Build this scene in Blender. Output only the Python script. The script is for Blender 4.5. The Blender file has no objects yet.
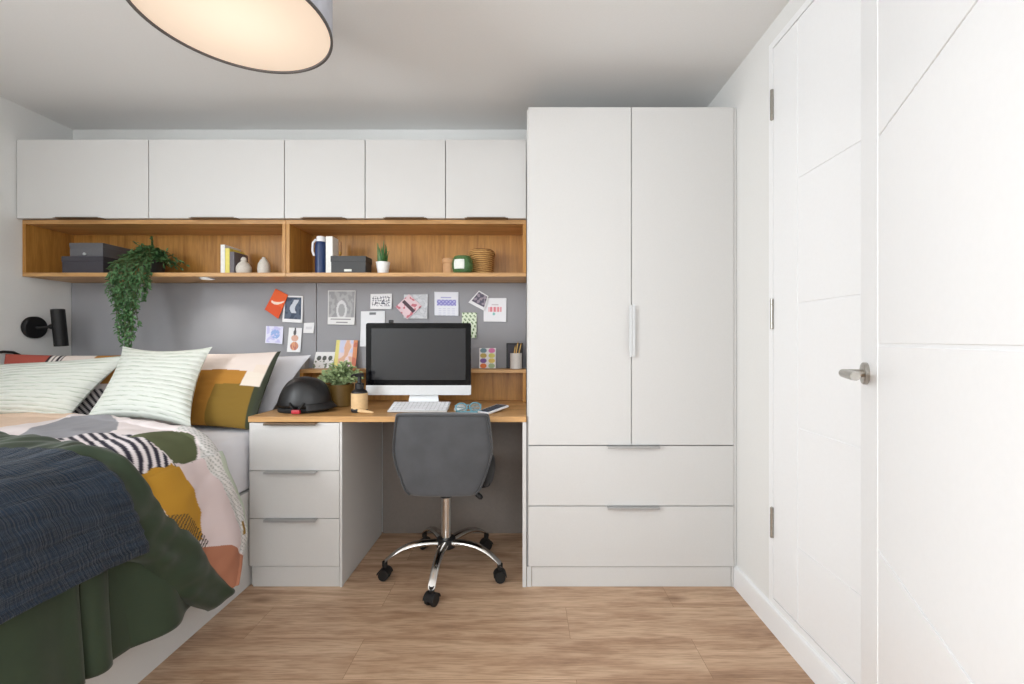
import bpy, bmesh, math, random
import numpy as np
from mathutils import Vector, Matrix, noise

random.seed(7)
S = bpy.context.scene
COL = S.collection

# ------------------------------------------------------------------ camera, world, lights, exposure
EYE = 1.139
FPX, CX, CY = 447.0, 526.5, 341.0
cd = bpy.data.cameras.new('camera'); cam = bpy.data.objects.new('camera', cd); COL.objects.link(cam)
cd.sensor_width = 36; cd.lens = FPX / 1024 * 36
cd.shift_x = -(CX - 512) / 1024; cd.shift_y = (CY - 342) / 1024
cd.clip_start = 0.02
cam.location = (0, 0, EYE); cam.rotation_euler = (math.pi / 2, 0, 0)
S.camera = cam
S.view_settings.view_transform = 'Standard'; S.view_settings.look = 'None'
S.view_settings.gamma = 1; S.view_settings.use_curve_mapping = False
S.view_settings.exposure = 0.05
w = bpy.data.worlds.new('world'); S.world = w; w.use_nodes = True
w.node_tree.nodes['Background'].inputs[0].default_value = (0.80, 0.90, 1.0, 1)
w.node_tree.nodes['Background'].inputs[1].default_value = 1.2


def area_light(name, loc, rot, sx, sy, power, color):
    l = bpy.data.lights.new(name, 'AREA'); l.shape = 'RECTANGLE'; l.size = sx; l.size_y = sy
    l.energy = power; l.color = color
    o = bpy.data.objects.new(name, l); COL.objects.link(o); o.location = loc; o.rotation_euler = rot
    return o


# daylight through the long-wall window beside the bed's foot, plus fill added behind
area_light('window_daylight_side', (-2.80, -0.45, 1.60), (0, -math.radians(72), 0), 1.3, 1.5, 97, (0.93, 0.97, 1.0))
area_light('rear_fill_light', (0.05, -1.75, 1.45), (math.pi / 2, 0, 0), 1.4, 1.4, 34, (0.93, 0.97, 1.0))  # unseen fill lamp added to brighten the room from behind

# ------------------------------------------------------------------ materials


def lin(c):
    return tuple(((x / 12.92) if x <= 0.04045 else ((x + 0.055) / 1.055) ** 2.4) for x in c)


def rgb(r, g, b):
    return lin((r / 255, g / 255, b / 255))


class NT:
    def __init__(s, name):
        s.m = bpy.data.materials.new(name); s.m.use_nodes = True
        s.t = s.m.node_tree; s.b = s.t.nodes['Principled BSDF']

    def n(s, typ, **kw):
        x = s.t.nodes.new(typ)
        for k, v in kw.items():
            if k.startswith('i_'):
                key = k[2:]
                x.inputs[int(key) if key.isdigit() else key.replace('_', ' ')].default_value = v
            else:
                setattr(x, k, v)
        return x

    def l(s, a, b):
        s.t.links.new(a, b)

    def coord(s, scale=(1, 1, 1), loc=(0, 0, 0), kind='Object', rot=(0, 0, 0)):
        c = s.n('ShaderNodeTexCoord'); m = s.n('ShaderNodeMapping')
        m.inputs['Scale'].default_value = scale; m.inputs['Location'].default_value = loc
        m.inputs['Rotation'].default_value = rot
        s.l(c.outputs[kind], m.inputs['Vector']); return m.outputs[0]

    def bump(s, h, strength=0.2, dist=0.002):
        b = s.n('ShaderNodeBump'); b.inputs['Strength'].default_value = strength
        b.inputs['Distance'].default_value = dist; s.l(h, b.inputs['Height']); s.l(b.outputs[0], s.b.inputs['Normal'])

    def ramp(s, fac, stops):
        r = s.n('ShaderNodeValToRGB'); e = r.color_ramp.elements
        while len(e) < len(stops): e.new(0.5)
        for el, (p, c) in zip(e, stops): el.position = p; el.color = (*c, 1)
        s.l(fac, r.inputs[0]); return r.outputs[0]

    def mix(s, fac, a, b, mode='MIX'):
        m = s.n('ShaderNodeMix', data_type='RGBA', blend_type=mode)
        for sock, v in ((m.inputs[0], fac), (m.inputs[6], a), (m.inputs[7], b)):
            if isinstance(v, (int, float)): sock.default_value = v
            elif isinstance(v, tuple): sock.default_value = (*v, 1)
            else: s.l(v, sock)
        return m.outputs[2]


def plain(name, c, rough=0.5, metal=0, nscale=60, bump=0.05, var=0.04, spec=0.5, sheen=0, coat=0):
    k = NT(name); k.b.inputs['Roughness'].default_value = rough; k.b.inputs['Metallic'].default_value = metal
    k.b.inputs['Specular IOR Level'].default_value = spec
    nz = k.n('ShaderNodeTexNoise', i_Scale=nscale, i_Detail=4); k.l(k.coord(), nz.inputs['Vector'])
    d = tuple(x * (1 - var) for x in c); u = tuple(min(1, x * (1 + var)) for x in c)
    k.l(k.ramp(nz.outputs[0], [(0.3, d), (0.7, u)]), k.b.inputs['Base Color'])
    if bump: k.bump(nz.outputs[0], bump, 0.001)
    if sheen:
        k.b.inputs['Sheen Weight'].default_value = sheen; k.b.inputs['Sheen Roughness'].default_value = 0.4
    if coat: k.b.inputs['Coat Weight'].default_value = coat
    return k.m


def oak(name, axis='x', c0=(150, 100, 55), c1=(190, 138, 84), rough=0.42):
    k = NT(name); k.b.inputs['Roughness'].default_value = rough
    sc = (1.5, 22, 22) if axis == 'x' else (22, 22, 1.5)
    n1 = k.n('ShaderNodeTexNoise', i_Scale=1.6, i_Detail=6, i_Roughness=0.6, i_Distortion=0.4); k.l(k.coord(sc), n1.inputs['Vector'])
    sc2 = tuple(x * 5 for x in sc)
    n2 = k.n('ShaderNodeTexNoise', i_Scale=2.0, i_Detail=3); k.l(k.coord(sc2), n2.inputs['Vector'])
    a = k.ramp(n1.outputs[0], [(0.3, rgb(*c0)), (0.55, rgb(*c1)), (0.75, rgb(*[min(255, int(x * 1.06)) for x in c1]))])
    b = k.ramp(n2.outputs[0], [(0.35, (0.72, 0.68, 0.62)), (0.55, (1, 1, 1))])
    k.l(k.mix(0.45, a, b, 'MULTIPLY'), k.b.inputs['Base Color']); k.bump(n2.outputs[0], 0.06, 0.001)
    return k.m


def floor_material():
    k = NT('oak_plank_floor'); k.b.inputs['Roughness'].default_value = 0.38
    k.b.inputs['Specular IOR Level'].default_value = 0.4
    br = k.n('ShaderNodeTexBrick', offset=0.37, offset_frequency=2)
    br.inputs['Scale'].default_value = 1; br.inputs['Mortar Size'].default_value = 0.0008
    br.inputs['Brick Width'].default_value = 1.25; br.inputs['Row Height'].default_value = 0.2045
    br.inputs['Color1'].default_value = (0, 0, 0, 1); br.inputs['Color2'].default_value = (1, 1, 1, 1)
    br.inputs['Mortar'].default_value = (0.5, 0.5, 0.5, 1); br.inputs['Mortar Smooth'].default_value = 0.2
    k.l(k.coord(loc=(0.62, -0.0726, 0)), br.inputs['Vector'])
    add = k.n('ShaderNodeVectorMath', operation='MULTIPLY_ADD')
    add.inputs[1].default_value = (7, 5, 3); k.l(br.outputs['Color'], add.inputs[0]); k.l(k.coord((1.1, 9, 1)), add.inputs[2])
    n1 = k.n('ShaderNodeTexNoise', i_Scale=1.5, i_Detail=8, i_Roughness=0.62, i_Distortion=0.8); k.l(add.outputs[0], n1.inputs['Vector'])
    add2 = k.n('ShaderNodeVectorMath', operation='MULTIPLY_ADD'); add2.inputs[1].default_value = (3, 9, 2)
    k.l(br.outputs['Color'], add2.inputs[0]); k.l(k.coord((9, 130, 1)), add2.inputs[2])
    n2 = k.n('ShaderNodeTexNoise', i_Scale=1.2, i_Detail=4); k.l(add2.outputs[0], n2.inputs['Vector'])
    a = k.ramp(n1.outputs[0], [(0.25, rgb(152, 118, 93)), (0.42, rgb(195, 160, 130)), (0.6, rgb(217, 185, 155)), (0.8, rgb(230, 203, 175))])
    b = k.ramp(n2.outputs[0], [(0.34, (0.66, 0.60, 0.55)), (0.55, (1, 1, 1))])
    c = k.mix(0.7, a, b, 'MULTIPLY')
    n4 = k.n('ShaderNodeTexNoise', i_Scale=1.0, i_Detail=5, i_Roughness=0.65); k.l(k.coord((2.6, 11, 1), (4, 1, 0)), n4.inputs['Vector'])
    c = k.mix(0.8, c, k.ramp(n4.outputs[0], [(0.32, (0.70, 0.62, 0.56)), (0.50, (1, 1, 1))]), 'MULTIPLY')
    t = k.ramp(br.outputs['Color'], [(0, (0.86, 0.84, 0.83)), (1, (1.0, 1.0, 1.0))])
    c = k.mix(0.8, c, t, 'MULTIPLY')
    vo = k.n('ShaderNodeTexVoronoi', i_Scale=1.0); k.l(k.coord((1.6, 4.6, 1), (0.3, 0.2, 0)), vo.inputs['Vector'])
    kn = k.ramp(vo.outputs['Distance'], [(0.03, (0.50, 0.42, 0.36)), (0.13, (1, 1, 1))])
    c = k.mix(0.85, c, kn, 'MULTIPLY')
    c = k.mix(br.outputs['Fac'], c, rgb(140, 106, 76))
    k.l(c, k.b.inputs['Base Color']); k.bump(n2.outputs[0], 0.05, 0.001)
    return k.m


def fabric(name, c, rough=0.9, weave=700, bump=0.25, sheen=0.2, big=8, var=0.08):
    k = NT(name); k.b.inputs['Roughness'].default_value = rough; k.b.inputs['Specular IOR Level'].default_value = 0.25
    k.b.inputs['Sheen Weight'].default_value = sheen; k.b.inputs['Sheen Roughness'].default_value = 0.5
    n1 = k.n('ShaderNodeTexNoise', i_Scale=big, i_Detail=5); k.l(k.coord(), n1.inputs['Vector'])
    n2 = k.n('ShaderNodeTexNoise', i_Scale=weave, i_Detail=2); k.l(k.coord(), n2.inputs['Vector'])
    d = tuple(x * (1 - var) for x in c); u = tuple(min(1, x * (1 + var)) for x in c)
    k.l(k.ramp(n1.outputs[0], [(0.3, d), (0.7, u)]), k.b.inputs['Base Color'])
    k.bump(n2.outputs[0], bump, 0.0006)
    return k.m


def crinkle(name, c, su, sv, dist=5, strength=0.6, depth=0.004, var=0.1, cross=0.0):
    """cloth with gathered lines running across; uses the sewn UV so the lines follow the cloth"""
    k = NT(name); k.b.inputs['Roughness'].default_value = 0.92; k.b.inputs['Specular IOR Level'].default_value = 0.2
    k.b.inputs['Sheen Weight'].default_value = 0.15
    n1 = k.n('ShaderNodeTexNoise', i_Scale=1.0, i_Detail=5, i_Roughness=0.6, i_Distortion=0.5)
    k.l(k.coord((su, sv, 1), kind='UV'), n1.inputs['Vector'])
    h = n1.outputs[0]
    if cross:
        n3 = k.n('ShaderNodeTexNoise', i_Scale=1.0, i_Detail=3, i_Roughness=0.5)
        k.l(k.coord((sv * 1.1, su * 2.2, 1), kind='UV'), n3.inputs['Vector'])
        mx = k.n('ShaderNodeMath', operation='MULTIPLY_ADD'); mx.inputs[1].default_value = cross
        k.l(n3.outputs[0], mx.inputs[0]); k.l(h, mx.inputs[2]); h = mx.outputs[0]
    d = tuple(x * (1 - var) for x in c); u = tuple(min(1, x * (1 + var)) for x in c)
    k.l(k.ramp(n1.outputs[0], [(0.35, d), (0.65, u)]), k.b.inputs['Base Color'])
    k.bump(h, strength, depth)
    return k.m


def gathered(name, c, cd_):
    k = NT(name); k.b.inputs['Roughness'].default_value = 0.9; k.b.inputs['Specular IOR Level'].default_value = 0.2
    wv = k.n('ShaderNodeTexWave', wave_type='BANDS', bands_direction='Y', i_Scale=5.2, i_Distortion=1.6, i_Detail=3)
    wv.inputs['Detail Scale'].default_value = 2.2
    k.l(k.coord((.9, 1, 1), kind='UV'), wv.inputs['Vector'])
    nz = k.n('ShaderNodeTexNoise', i_Scale=1.0, i_Detail=4); k.l(k.coord((7, 22, 1), kind='UV'), nz.inputs['Vector'])
    ln = k.ramp(wv.outputs[0], [(0.0, (1, 1, 1)), (0.22, (0, 0, 0))])
    brk = k.ramp(nz.outputs[0], [(0.40, (0.1, 0.1, 0.1)), (0.60, (1, 1, 1))])
    f = k.mix(1.0, ln, brk, 'MULTIPLY')
    k.l(k.mix(f, c, cd_), k.b.inputs['Base Color'])
    k.bump(wv.outputs[0], 0.5, 0.006)
    return k.m


def vcol(name, rough=0.85, bump=0.15, spec=0.25):
    k = NT(name); k.b.inputs['Roughness'].default_value = rough; k.b.inputs['Specular IOR Level'].default_value = spec
    a = k.n('ShaderNodeVertexColor', layer_name='Col'); k.l(a.outputs[0], k.b.inputs['Base Color'])
    nz = k.n('ShaderNodeTexNoise', i_Scale=500, i_Detail=2); k.l(k.coord(), nz.inputs['Vector']); k.bump(nz.outputs[0], bump, 0.0005)
    return k.m


def emit(name, c, strength):
    k = NT(name); k.b.inputs['Base Color'].default_value = (*[x * .5 for x in c], 1)
    k.b.inputs['Emission Color'].default_value = (*c, 1)
    nz = k.n('ShaderNodeTexNoise', i_Scale=6, i_Detail=2); k.l(k.coord(), nz.inputs['Vector'])
    mr = k.n('ShaderNodeMapRange'); mr.inputs['To Min'].default_value = strength * 0.94; mr.inputs['To Max'].default_value = strength * 1.06
    k.l(nz.outputs[0], mr.inputs[0]); k.l(mr.outputs[0], k.b.inputs['Emission Strength'])
    return k.m


def glassy(name, c, rough=0.05, trans=0.8):
    m = plain(name, c, rough, 0, 20, 0, 0.03)
    b = m.node_tree.nodes['Principled BSDF']; b.inputs['Transmission Weight'].default_value = trans; b.inputs['IOR'].default_value = 1.45
    return m


M = dict(
    wall=plain('white_wall_paint', rgb(232, 232, 230), 0.85, 0, 120, 0.03, 0.01, 0.2),
    ceil=plain('white_ceiling_paint', rgb(238, 238, 237), 0.9, 0, 120, 0.03, 0.01, 0.2),
    gloss=plain('white_satin_door_paint', rgb(243, 244, 245), 0.33, 0, 90, 0.01, 0.008),
    mfc=plain('pale_grey_matt_board', rgb(214, 213, 211), 0.5, 0, 200, 0.02, 0.012, 0.4),
    mfcd=plain('grey_board_edge', rgb(190, 188, 185), 0.55, 0, 200, 0.02, 0.012, 0.4),
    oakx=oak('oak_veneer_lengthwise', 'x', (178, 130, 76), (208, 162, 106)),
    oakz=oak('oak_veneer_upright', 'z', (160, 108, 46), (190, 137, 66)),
    floor=floor_material(),
    felt=fabric('grey_pinboard_felt', rgb(160, 160, 164), 0.95, 900, 0.2, 0.1, 3, 0.03),
    chrome=plain('polished_steel', rgb(205, 203, 200), 0.16, 1, 40, 0, 0.02),
    nickel=plain('brushed_nickel', rgb(176, 172, 165), 0.32, 1, 80, 0.03, 0.05),
    alum=plain('silver_aluminium', rgb(212, 214, 216), 0.42, 0.6, 80, 0.02, 0.02),
    alumw=plain('pale_satin_aluminium', rgb(214, 216, 217), 0.5, 0.1, 80, 0.02, 0.02),
    pull=plain('satin_steel_pull', rgb(186, 186, 186), 0.4, 0.55, 80, 0.02, 0.03),
    velvet_shaded=fabric('shaded_charcoal_velvet', rgb(44, 44, 46), 0.9, 300, 0.2, 0.08, 14, 0.1),  # charcoal velvet darkened: shade on seat and bolsters put into the colour
    pull_shaded=plain('shade_toned_pull_metal', rgb(120, 106, 92), 0.4, 0.8, 80, 0.02, 0.04),  # silver pulls, coloured darker for their shaded underside and the oak reflection
    black=plain('black_plastic', rgb(24, 24, 26), 0.45, 0, 80, 0.03, 0.1),
    blackm=plain('matt_black_metal', rgb(20, 20, 21), 0.55, 0.2, 80, 0.03, 0.1),
    rubber=plain('black_caster_rubber', rgb(18, 18, 19), 0.6, 0, 90, 0.05, 0.1),
    screen=plain('dark_glass_screen', rgb(36, 37, 40), 0.07, 0, 10, 0, 0.02, 0.45),
    bezel=plain('black_glass_bezel', rgb(9, 9, 11), 0.12, 0, 10, 0, 0.02, 0.15),
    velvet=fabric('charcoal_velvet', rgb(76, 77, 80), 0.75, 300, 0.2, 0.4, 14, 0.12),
    velvetd=fabric('dark_velvet_piping', rgb(60, 61, 63), 0.8, 300, 0.2, 0.4, 14, 0.1),
    shade=fabric('grey_lampshade_linen', rgb(196, 198, 208), 0.9, 500, 0.3, 0.1, 30, 0.05),
    rim=plain('dark_grey_shade_rim', rgb(92, 88, 86), 0.6),
    inner=plain('white_shade_lining', rgb(240, 235, 225), 0.7),
    puck=emit('puck_light_lens', rgb(245, 240, 230), 0.5),
    sheet=fabric('white_cotton_sheet', rgb(232, 232, 238), 0.9, 500, 0.15, 0.1, 10, 0.02),
    greend=fabric('dark_green_cotton', rgb(49, 62, 45), 0.6, 500, 0.15, 0.15, 10, 0.07),
    navy=crinkle('navy_crinkled_gauze', rgb(35, 48, 63), 95, 5, 5, 1.0, 0.012, 0.35, 0.8),
    mint=gathered('pale_mint_gathered_cotton', rgb(228, 232, 224), rgb(184, 194, 178)),
    print=vcol('patterned_bed_linen', 0.88),
    paper=vcol('printed_paper', 0.6, 0.02, 0.4),
    leaf=plain('deep_green_leaf', rgb(82, 122, 76), 0.5, 0, 40, 0.05, 0.3),
    leafl=plain('sage_green_leaf', rgb(168, 188, 138), 0.55, 0, 40, 0.05, 0.25),
    leafs=plain('snake_plant_leaf', rgb(58, 110, 52), 0.45, 0, 60, 0.05, 0.3),
    stem=plain('plant_stem', rgb(84, 96, 56), 0.6),
    soil=plain('potting_soil', rgb(52, 38, 28), 0.95, 0, 90, 0.6, 0.3),
    olivepot=plain('olive_brown_planter', rgb(122, 94, 42), 0.5, 0, 30, 0.05, 0.08),
    whitepot=plain('white_ceramic', rgb(240, 240, 238), 0.3, 0, 30, 0.02, 0.01),
    darkpot=plain('charcoal_plant_pot', rgb(50, 50, 50), 0.6),
    boxg=plain('mid_grey_box_board', rgb(98, 98, 102), 0.6, 0, 60, 0.03, 0.03),
    boxd=plain('dark_slate_box_board', rgb(62, 60, 68), 0.6, 0, 60, 0.03, 0.03),
    boxk=plain('black_box_board', rgb(58, 59, 60), 0.55, 0, 60, 0.03, 0.03),
    bookw=plain('white_book_cover', rgb(240, 240, 235), 0.5),
    booky=plain('yellow_book_cover', rgb(232, 218, 110), 0.5),
    bookg=plain('grey_book_cover', rgb(104, 98, 104), 0.5),
    page=plain('book_pages', rgb(236, 226, 212), 0.8, 0, 200, 0.2, 0.04),
    stone=plain('speckled_stoneware', rgb(214, 208, 198), 0.55, 0, 140, 0.1, 0.08),
    stoned=plain('dark_ceramic_knob', rgb(58, 46, 50), 0.5),
    bluebot=plain('navy_bottle_enamel', rgb(28, 52, 96), 0.35, 0, 30, 0.02, 0.05),
    tan=plain('tan_clay', rgb(206, 160, 116), 0.7, 0, 60, 0.1, 0.05),
    gglass=glassy('green_candle_glass', rgb(120, 168, 112), 0.06, 0.6),
    label=plain('pale_paper_label', rgb(232, 236, 230), 0.6),
    wood=plain('pale_wood_label', rgb(222, 188, 140), 0.6, 0, 60, 0.08, 0.06),
    brass=plain('brass', rgb(200, 160, 84), 0.28, 1, 40, 0, 0.04),
    cupw=plain('stone_grey_cup', rgb(206, 200, 194), 0.5, 0, 60, 0.04, 0.03),
    pencil=plain('natural_wood_pencil', rgb(222, 184, 112), 0.55),
    gold=plain('painted_gold_tip', rgb(180, 136, 52), 0.4),
    helmet=plain('black_helmet_shell', rgb(20, 20, 22), 0.42, 0, 40, 0.02, 0.1, 0.5),
    red=plain('red_buckle', rgb(188, 44, 58), 0.4),
    strap=plain('black_webbing', rgb(16, 16, 18), 0.8),
    teal=plain('teal_acetate', rgb(108, 160, 176), 0.25),
    phone=plain('slate_glass', rgb(70, 92, 110), 0.08),
    whitep=plain('white_plastic', rgb(240, 240, 242), 0.3, 0, 40, 0.01, 0.01),
    keys=plain('white_key_caps', rgb(236, 236, 240), 0.45, 0, 40, 0.01, 0.01),
    winframe=plain('white_window_frame', rgb(240, 240, 240), 0.35),
)


def wicker_material():
    k = NT('woven_wicker'); k.b.inputs['Roughness'].default_value = 0.75
    wv = k.n('ShaderNodeTexWave', wave_type='BANDS', bands_direction='Z', i_Scale=28, i_Distortion=3, i_Detail=2)
    k.l(k.coord(), wv.inputs['Vector'])
    k.l(k.ramp(wv.outputs[0], [(0.2, rgb(142, 98, 48)), (0.7, rgb(204, 160, 98))]), k.b.inputs['Base Color'])
    k.bump(wv.outputs[0], 0.6, 0.004); return k.m


M['wicker'] = wicker_material()


def diffuser_material():
    k = NT('warm_lamp_diffuser'); c = rgb(255, 232, 208); k.b.inputs['Base Color'].default_value = (*[x * .5 for x in c], 1)
    k.b.inputs['Emission Color'].default_value = (*c, 1)
    ln = k.n('ShaderNodeVectorMath', operation='LENGTH'); k.l(k.coord((1, 1, 0)), ln.inputs[0])
    mr = k.n('ShaderNodeMapRange', interpolation_type='SMOOTHSTEP'); mr.inputs['From Max'].default_value = .28
    mr.inputs['To Min'].default_value = .84; mr.inputs['To Max'].default_value = .58
    k.l(ln.outputs['Value'], mr.inputs[0]); k.l(mr.outputs[0], k.b.inputs['Emission Strength']); return k.m


M['glow'] = diffuser_material()

# ------------------------------------------------------------------ mesh helpers (all coordinates are metres in the room)


class MB:
    def __init__(s):
        s.v = []; s.f = []; s.uv = {}; s.mi = []; s.col = None; s.cur = 0

    def add(s, vs, fs, uvs=None):
        b = len(s.v); s.v += [tuple(p) for p in vs]
        for i, f in enumerate(fs):
            s.f.append(tuple(b + k for k in f)); s.mi.append(s.cur)
            if uvs: s.uv[len(s.f) - 1] = [uvs[k] for k in f]
        return s

    def box(s, x0, x1, y0, y1, z0, z1, bev=0.0015, seg=2, mat=None):
        bm = bmesh.new(); bmesh.ops.create_cube(bm, size=1)
        for v in bm.verts:
            v.co = Vector(((x0 + x1) / 2 + v.co.x * (x1 - x0), (y0 + y1) / 2 + v.co.y * (y1 - y0), (z0 + z1) / 2 + v.co.z * (z1 - z0)))
        if bev > 0:
            bev = min(bev, 0.45 * min(abs(x1 - x0), abs(y1 - y0), abs(z1 - z0)))
            bmesh.ops.bevel(bm, geom=bm.edges[:], offset=bev, segments=seg, affect='EDGES', profile=0.5)
        if mat is not None: bm.transform(mat)
        bm.verts.index_update()
        s.add([v.co[:] for v in bm.verts], [[v.index for v in f.verts] for f in bm.faces]); bm.free(); return s

    def rings(s, rings, cap0=True, cap1=True, closed=True):
        n = len(rings[0]); vs = [p for r in rings for p in r]; fs = []
        for i in range(len(rings) - 1):
            for j in range(n if closed else n - 1):
                k = (j + 1) % n
                fs.append((i * n + j, i * n + k, (i + 1) * n + k, (i + 1) * n + j))
        if cap0: fs.append(tuple(range(n - 1, -1, -1)))
        if cap1: fs.append(tuple((len(rings) - 1) * n + j for j in range(n)))
        return s.add(vs, fs)

    def lathe(s, prof, c=(0, 0, 0), n=28, axis=None, cap=True):
        M3 = Matrix.Identity(3)
        if axis is not None: M3 = Vector((0, 0, 1)).rotation_difference(Vector(axis)).to_matrix()
        R = []
        for r, h in prof:
            R.append([tuple(Vector(c) + M3 @ Vector((r * math.cos(2 * math.pi * k / n), r * math.sin(2 * math.pi * k / n), h))) for k in range(n)])
        return s.rings(R, cap, cap)

    def tube(s, pts, rad, n=10, cap=True):
        pts = [Vector(p) for p in pts]; m = len(pts)
        if not hasattr(rad, '__len__'): rad = [rad] * m
        up = None; R = []
        for i in range(m):
            d = (pts[min(i + 1, m - 1)] - pts[max(i - 1, 0)]).normalized()
            if up is None:
                up = Vector((0, 0, 1)) if abs(d.z) < 0.9 else Vector((1, 0, 0))
            a = d.cross(up)
            if a.length < 1e-5: a = d.orthogonal()
            a.normalize(); b = a.cross(d); up = b
            R.append([tuple(pts[i] + rad[i] * (math.cos(2 * math.pi * k / n) * a + math.sin(2 * math.pi * k / n) * b)) for k in range(n)])
        return s.rings(R, cap, cap)

    def ellipsoid(s, c, r, n=20, m=12, z0=-1.0):
        R = []
        for i in range(m + 1):
            z = z0 + (1 - z0) * i / m if False else math.sin(math.asin(z0) + (math.pi / 2 - math.asin(z0)) * i / m)
            q = max(1e-3, math.sqrt(max(0, 1 - z * z)))
            R.append([(c[0] + r[0] * q * math.cos(2 * math.pi * k / n), c[1] + r[1] * q * math.sin(2 * math.pi * k / n), c[2] + r[2] * z) for k in range(n)])
        return s.rings(R)

    def grid(s, fn, nu, nv, flip=False, uvfn=None):
        vs = []; uvs = []; fs = []
        for j in range(nv + 1):
            for i in range(nu + 1):
                vs.append(fn(i / nu, j / nv)); uvs.append(uvfn(i / nu, j / nv) if uvfn else (i / nu, j / nv))
        for j in range(nv):
            for i in range(nu):
                a = j * (nu + 1) + i; q = (a, a + 1, a + nu + 2, a + nu + 1)
                fs.append(q[::-1] if flip else q)
        return s.add(vs, fs, uvs)

    def build(s, name, mat, parent=None, origin=None, angle=35, mods=(), weld=False, colors=None):
        off = Vector((0, 0, 0))
        if parent is not None:
            off = WORLD[parent.name]
        elif origin is not None: off = Vector(origin)
        if parent is not None and origin is not None: pass
        me = bpy.data.meshes.new(name)
        me.from_pydata([(p[0] - off.x, p[1] - off.y, p[2] - off.z) for p in s.v], [], s.f)
        mats = mat if isinstance(mat, (list, tuple)) else [mat]
        for mm in mats: me.materials.append(M[mm] if isinstance(mm, str) else mm)
        if len(mats) > 1: me.polygons.foreach_set('material_index', s.mi)
        if s.uv:
            ul = me.uv_layers.new(name='UVMap')
            for p in me.polygons:
                q = s.uv.get(p.index)
                if q:
                    for li, u in zip(p.loop_indices, q): ul.data[li].uv = u
        if colors is not None:
            ca = me.color_attributes.new('Col', 'FLOAT_COLOR', 'POINT')
            arr = np.ones((len(me.vertices), 4), dtype=np.float32); arr[:, :3] = np.asarray(colors, dtype=np.float32)
            ca.data.foreach_set('color', arr.ravel())
        bm = bmesh.new(); bm.from_mesh(me)
        if weld: bmesh.ops.remove_doubles(bm, verts=bm.verts[:], dist=1e-5)
        bmesh.ops.recalc_face_normals(bm, faces=bm.faces[:]) if not (s.uv and not weld) else None
        bm.to_mesh(me); bm.free()
        me.polygons.foreach_set('use_smooth', [True] * len(me.polygons))
        me.set_sharp_from_angle(angle=math.radians(angle))
        o = bpy.data.objects.new(name, me); COL.objects.link(o)
        if parent is not None:
            o.parent = parent; WORLD[o.name] = off
        else:
            o.location = off; WORLD[o.name] = off
        if angle == 35: mods = tuple(mods) + (('WEIGHTED_NORMAL', dict(keep_sharp=True, weight=80)),)
        for kind, kw in mods:
            md = o.modifiers.new(kind.lower(), kind)
            for k, v in kw.items(): setattr(md, k, v)
        return o


WORLD = {}


def tag(o, label, cat, group=None):
    o['label'] = label; o['category'] = cat
    if group: o['group'] = group
    return o


def thing(name, label, cat, loc, group=None):
    o = bpy.data.objects.new(name, None); COL.objects.link(o); o.location = loc; o.empty_display_size = 0.05
    WORLD[o.name] = Vector(loc); return tag(o, label, cat, group)


def struct(o):
    o['kind'] = 'structure'; return o


def dup_tree(o, parent=None):
    c = o.copy(); COL.objects.link(c)
    if parent is not None: c.parent = parent
    for ch in [x for x in COL.objects if x.parent == o]: dup_tree(ch, c)
    return c


def fr(x, y, n=3.0, seed=0):
    return noise.noise(Vector((x * n, y * n, seed * 7.3)))


# ------------------------------------------------------------------ room shell
XL, XR, YB, YF, ZC = -2.707, 0.975, 2.667, -1.6, 2.40
struct(MB().box(XL - .15, XR + .15, YF - .15, YB + .15, -0.12, 0, 0).build('floor', 'floor'))
struct(MB().box(XL - .15, XR + .15, YF - .15, YB + .15, ZC, ZC + .12, 0).build('ceiling', 'ceil'))
struct(MB().box(XL - .15, XR + .15, YB, YB + .15, 0, ZC, 0).build('wall_back', 'wall'))
b = MB()
WY0, WY1, WZ0, WZ1 = -1.20, 0.30, 0.85, 2.12
b.box(XL - .15, XL, WY1, YB, 0, ZC, 0).box(XL - .15, XL, YF - .15, WY0, 0, ZC, 0)
b.box(XL - .15, XL, WY0, WY1, 0, WZ0, 0).box(XL - .15, XL, WY0, WY1, WZ1, ZC, 0)
struct(b.build('wall_left', 'wall'))
RX0, RX1, RZ0, RZ1 = -0.62, 0.75, 0.8, 2.12
b = MB()
b.box(XL, RX0, YF - .15, YF, 0, ZC, 0).box(RX1, XR, YF - .15, YF, 0, ZC, 0)
b.box(RX0, RX1, YF - .15, YF, 0, RZ0, 0).box(RX0, RX1, YF - .15, YF, RZ1, ZC, 0)
struct(b.build('wall_front', 'wall'))
DY1, DY0, DZ0, DZ1 = 1.763, 1.015, 0.127, 2.292       # cupboard door opening in the wall beside the wardrobe
b = MB()
b.box(XR, XR + .15, DY1 + .028, YB, 0, ZC, 0).box(XR, XR + .15, YF - .15, DY0 - .028, 0, ZC, 0)
b.box(XR, XR + .15, DY0 - .028, DY1 + .028, 0, DZ0 - .028, 0).box(XR, XR + .15, DY0 - .028, DY1 + .028, DZ1 + .028, ZC, 0)
b.box(XR + .06, XR + .15, DY0 - .028, DY1 + .028, DZ0 - .028, DZ1 + .028, 0)
struct(b.build('wall_right', 'wall'))
# short return wall that carries the hinge side of the open door
struct(MB().box(0.535, XR, 0.30, 0.40, 0, ZC, 0).build('wall_return', 'wall'))


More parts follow.
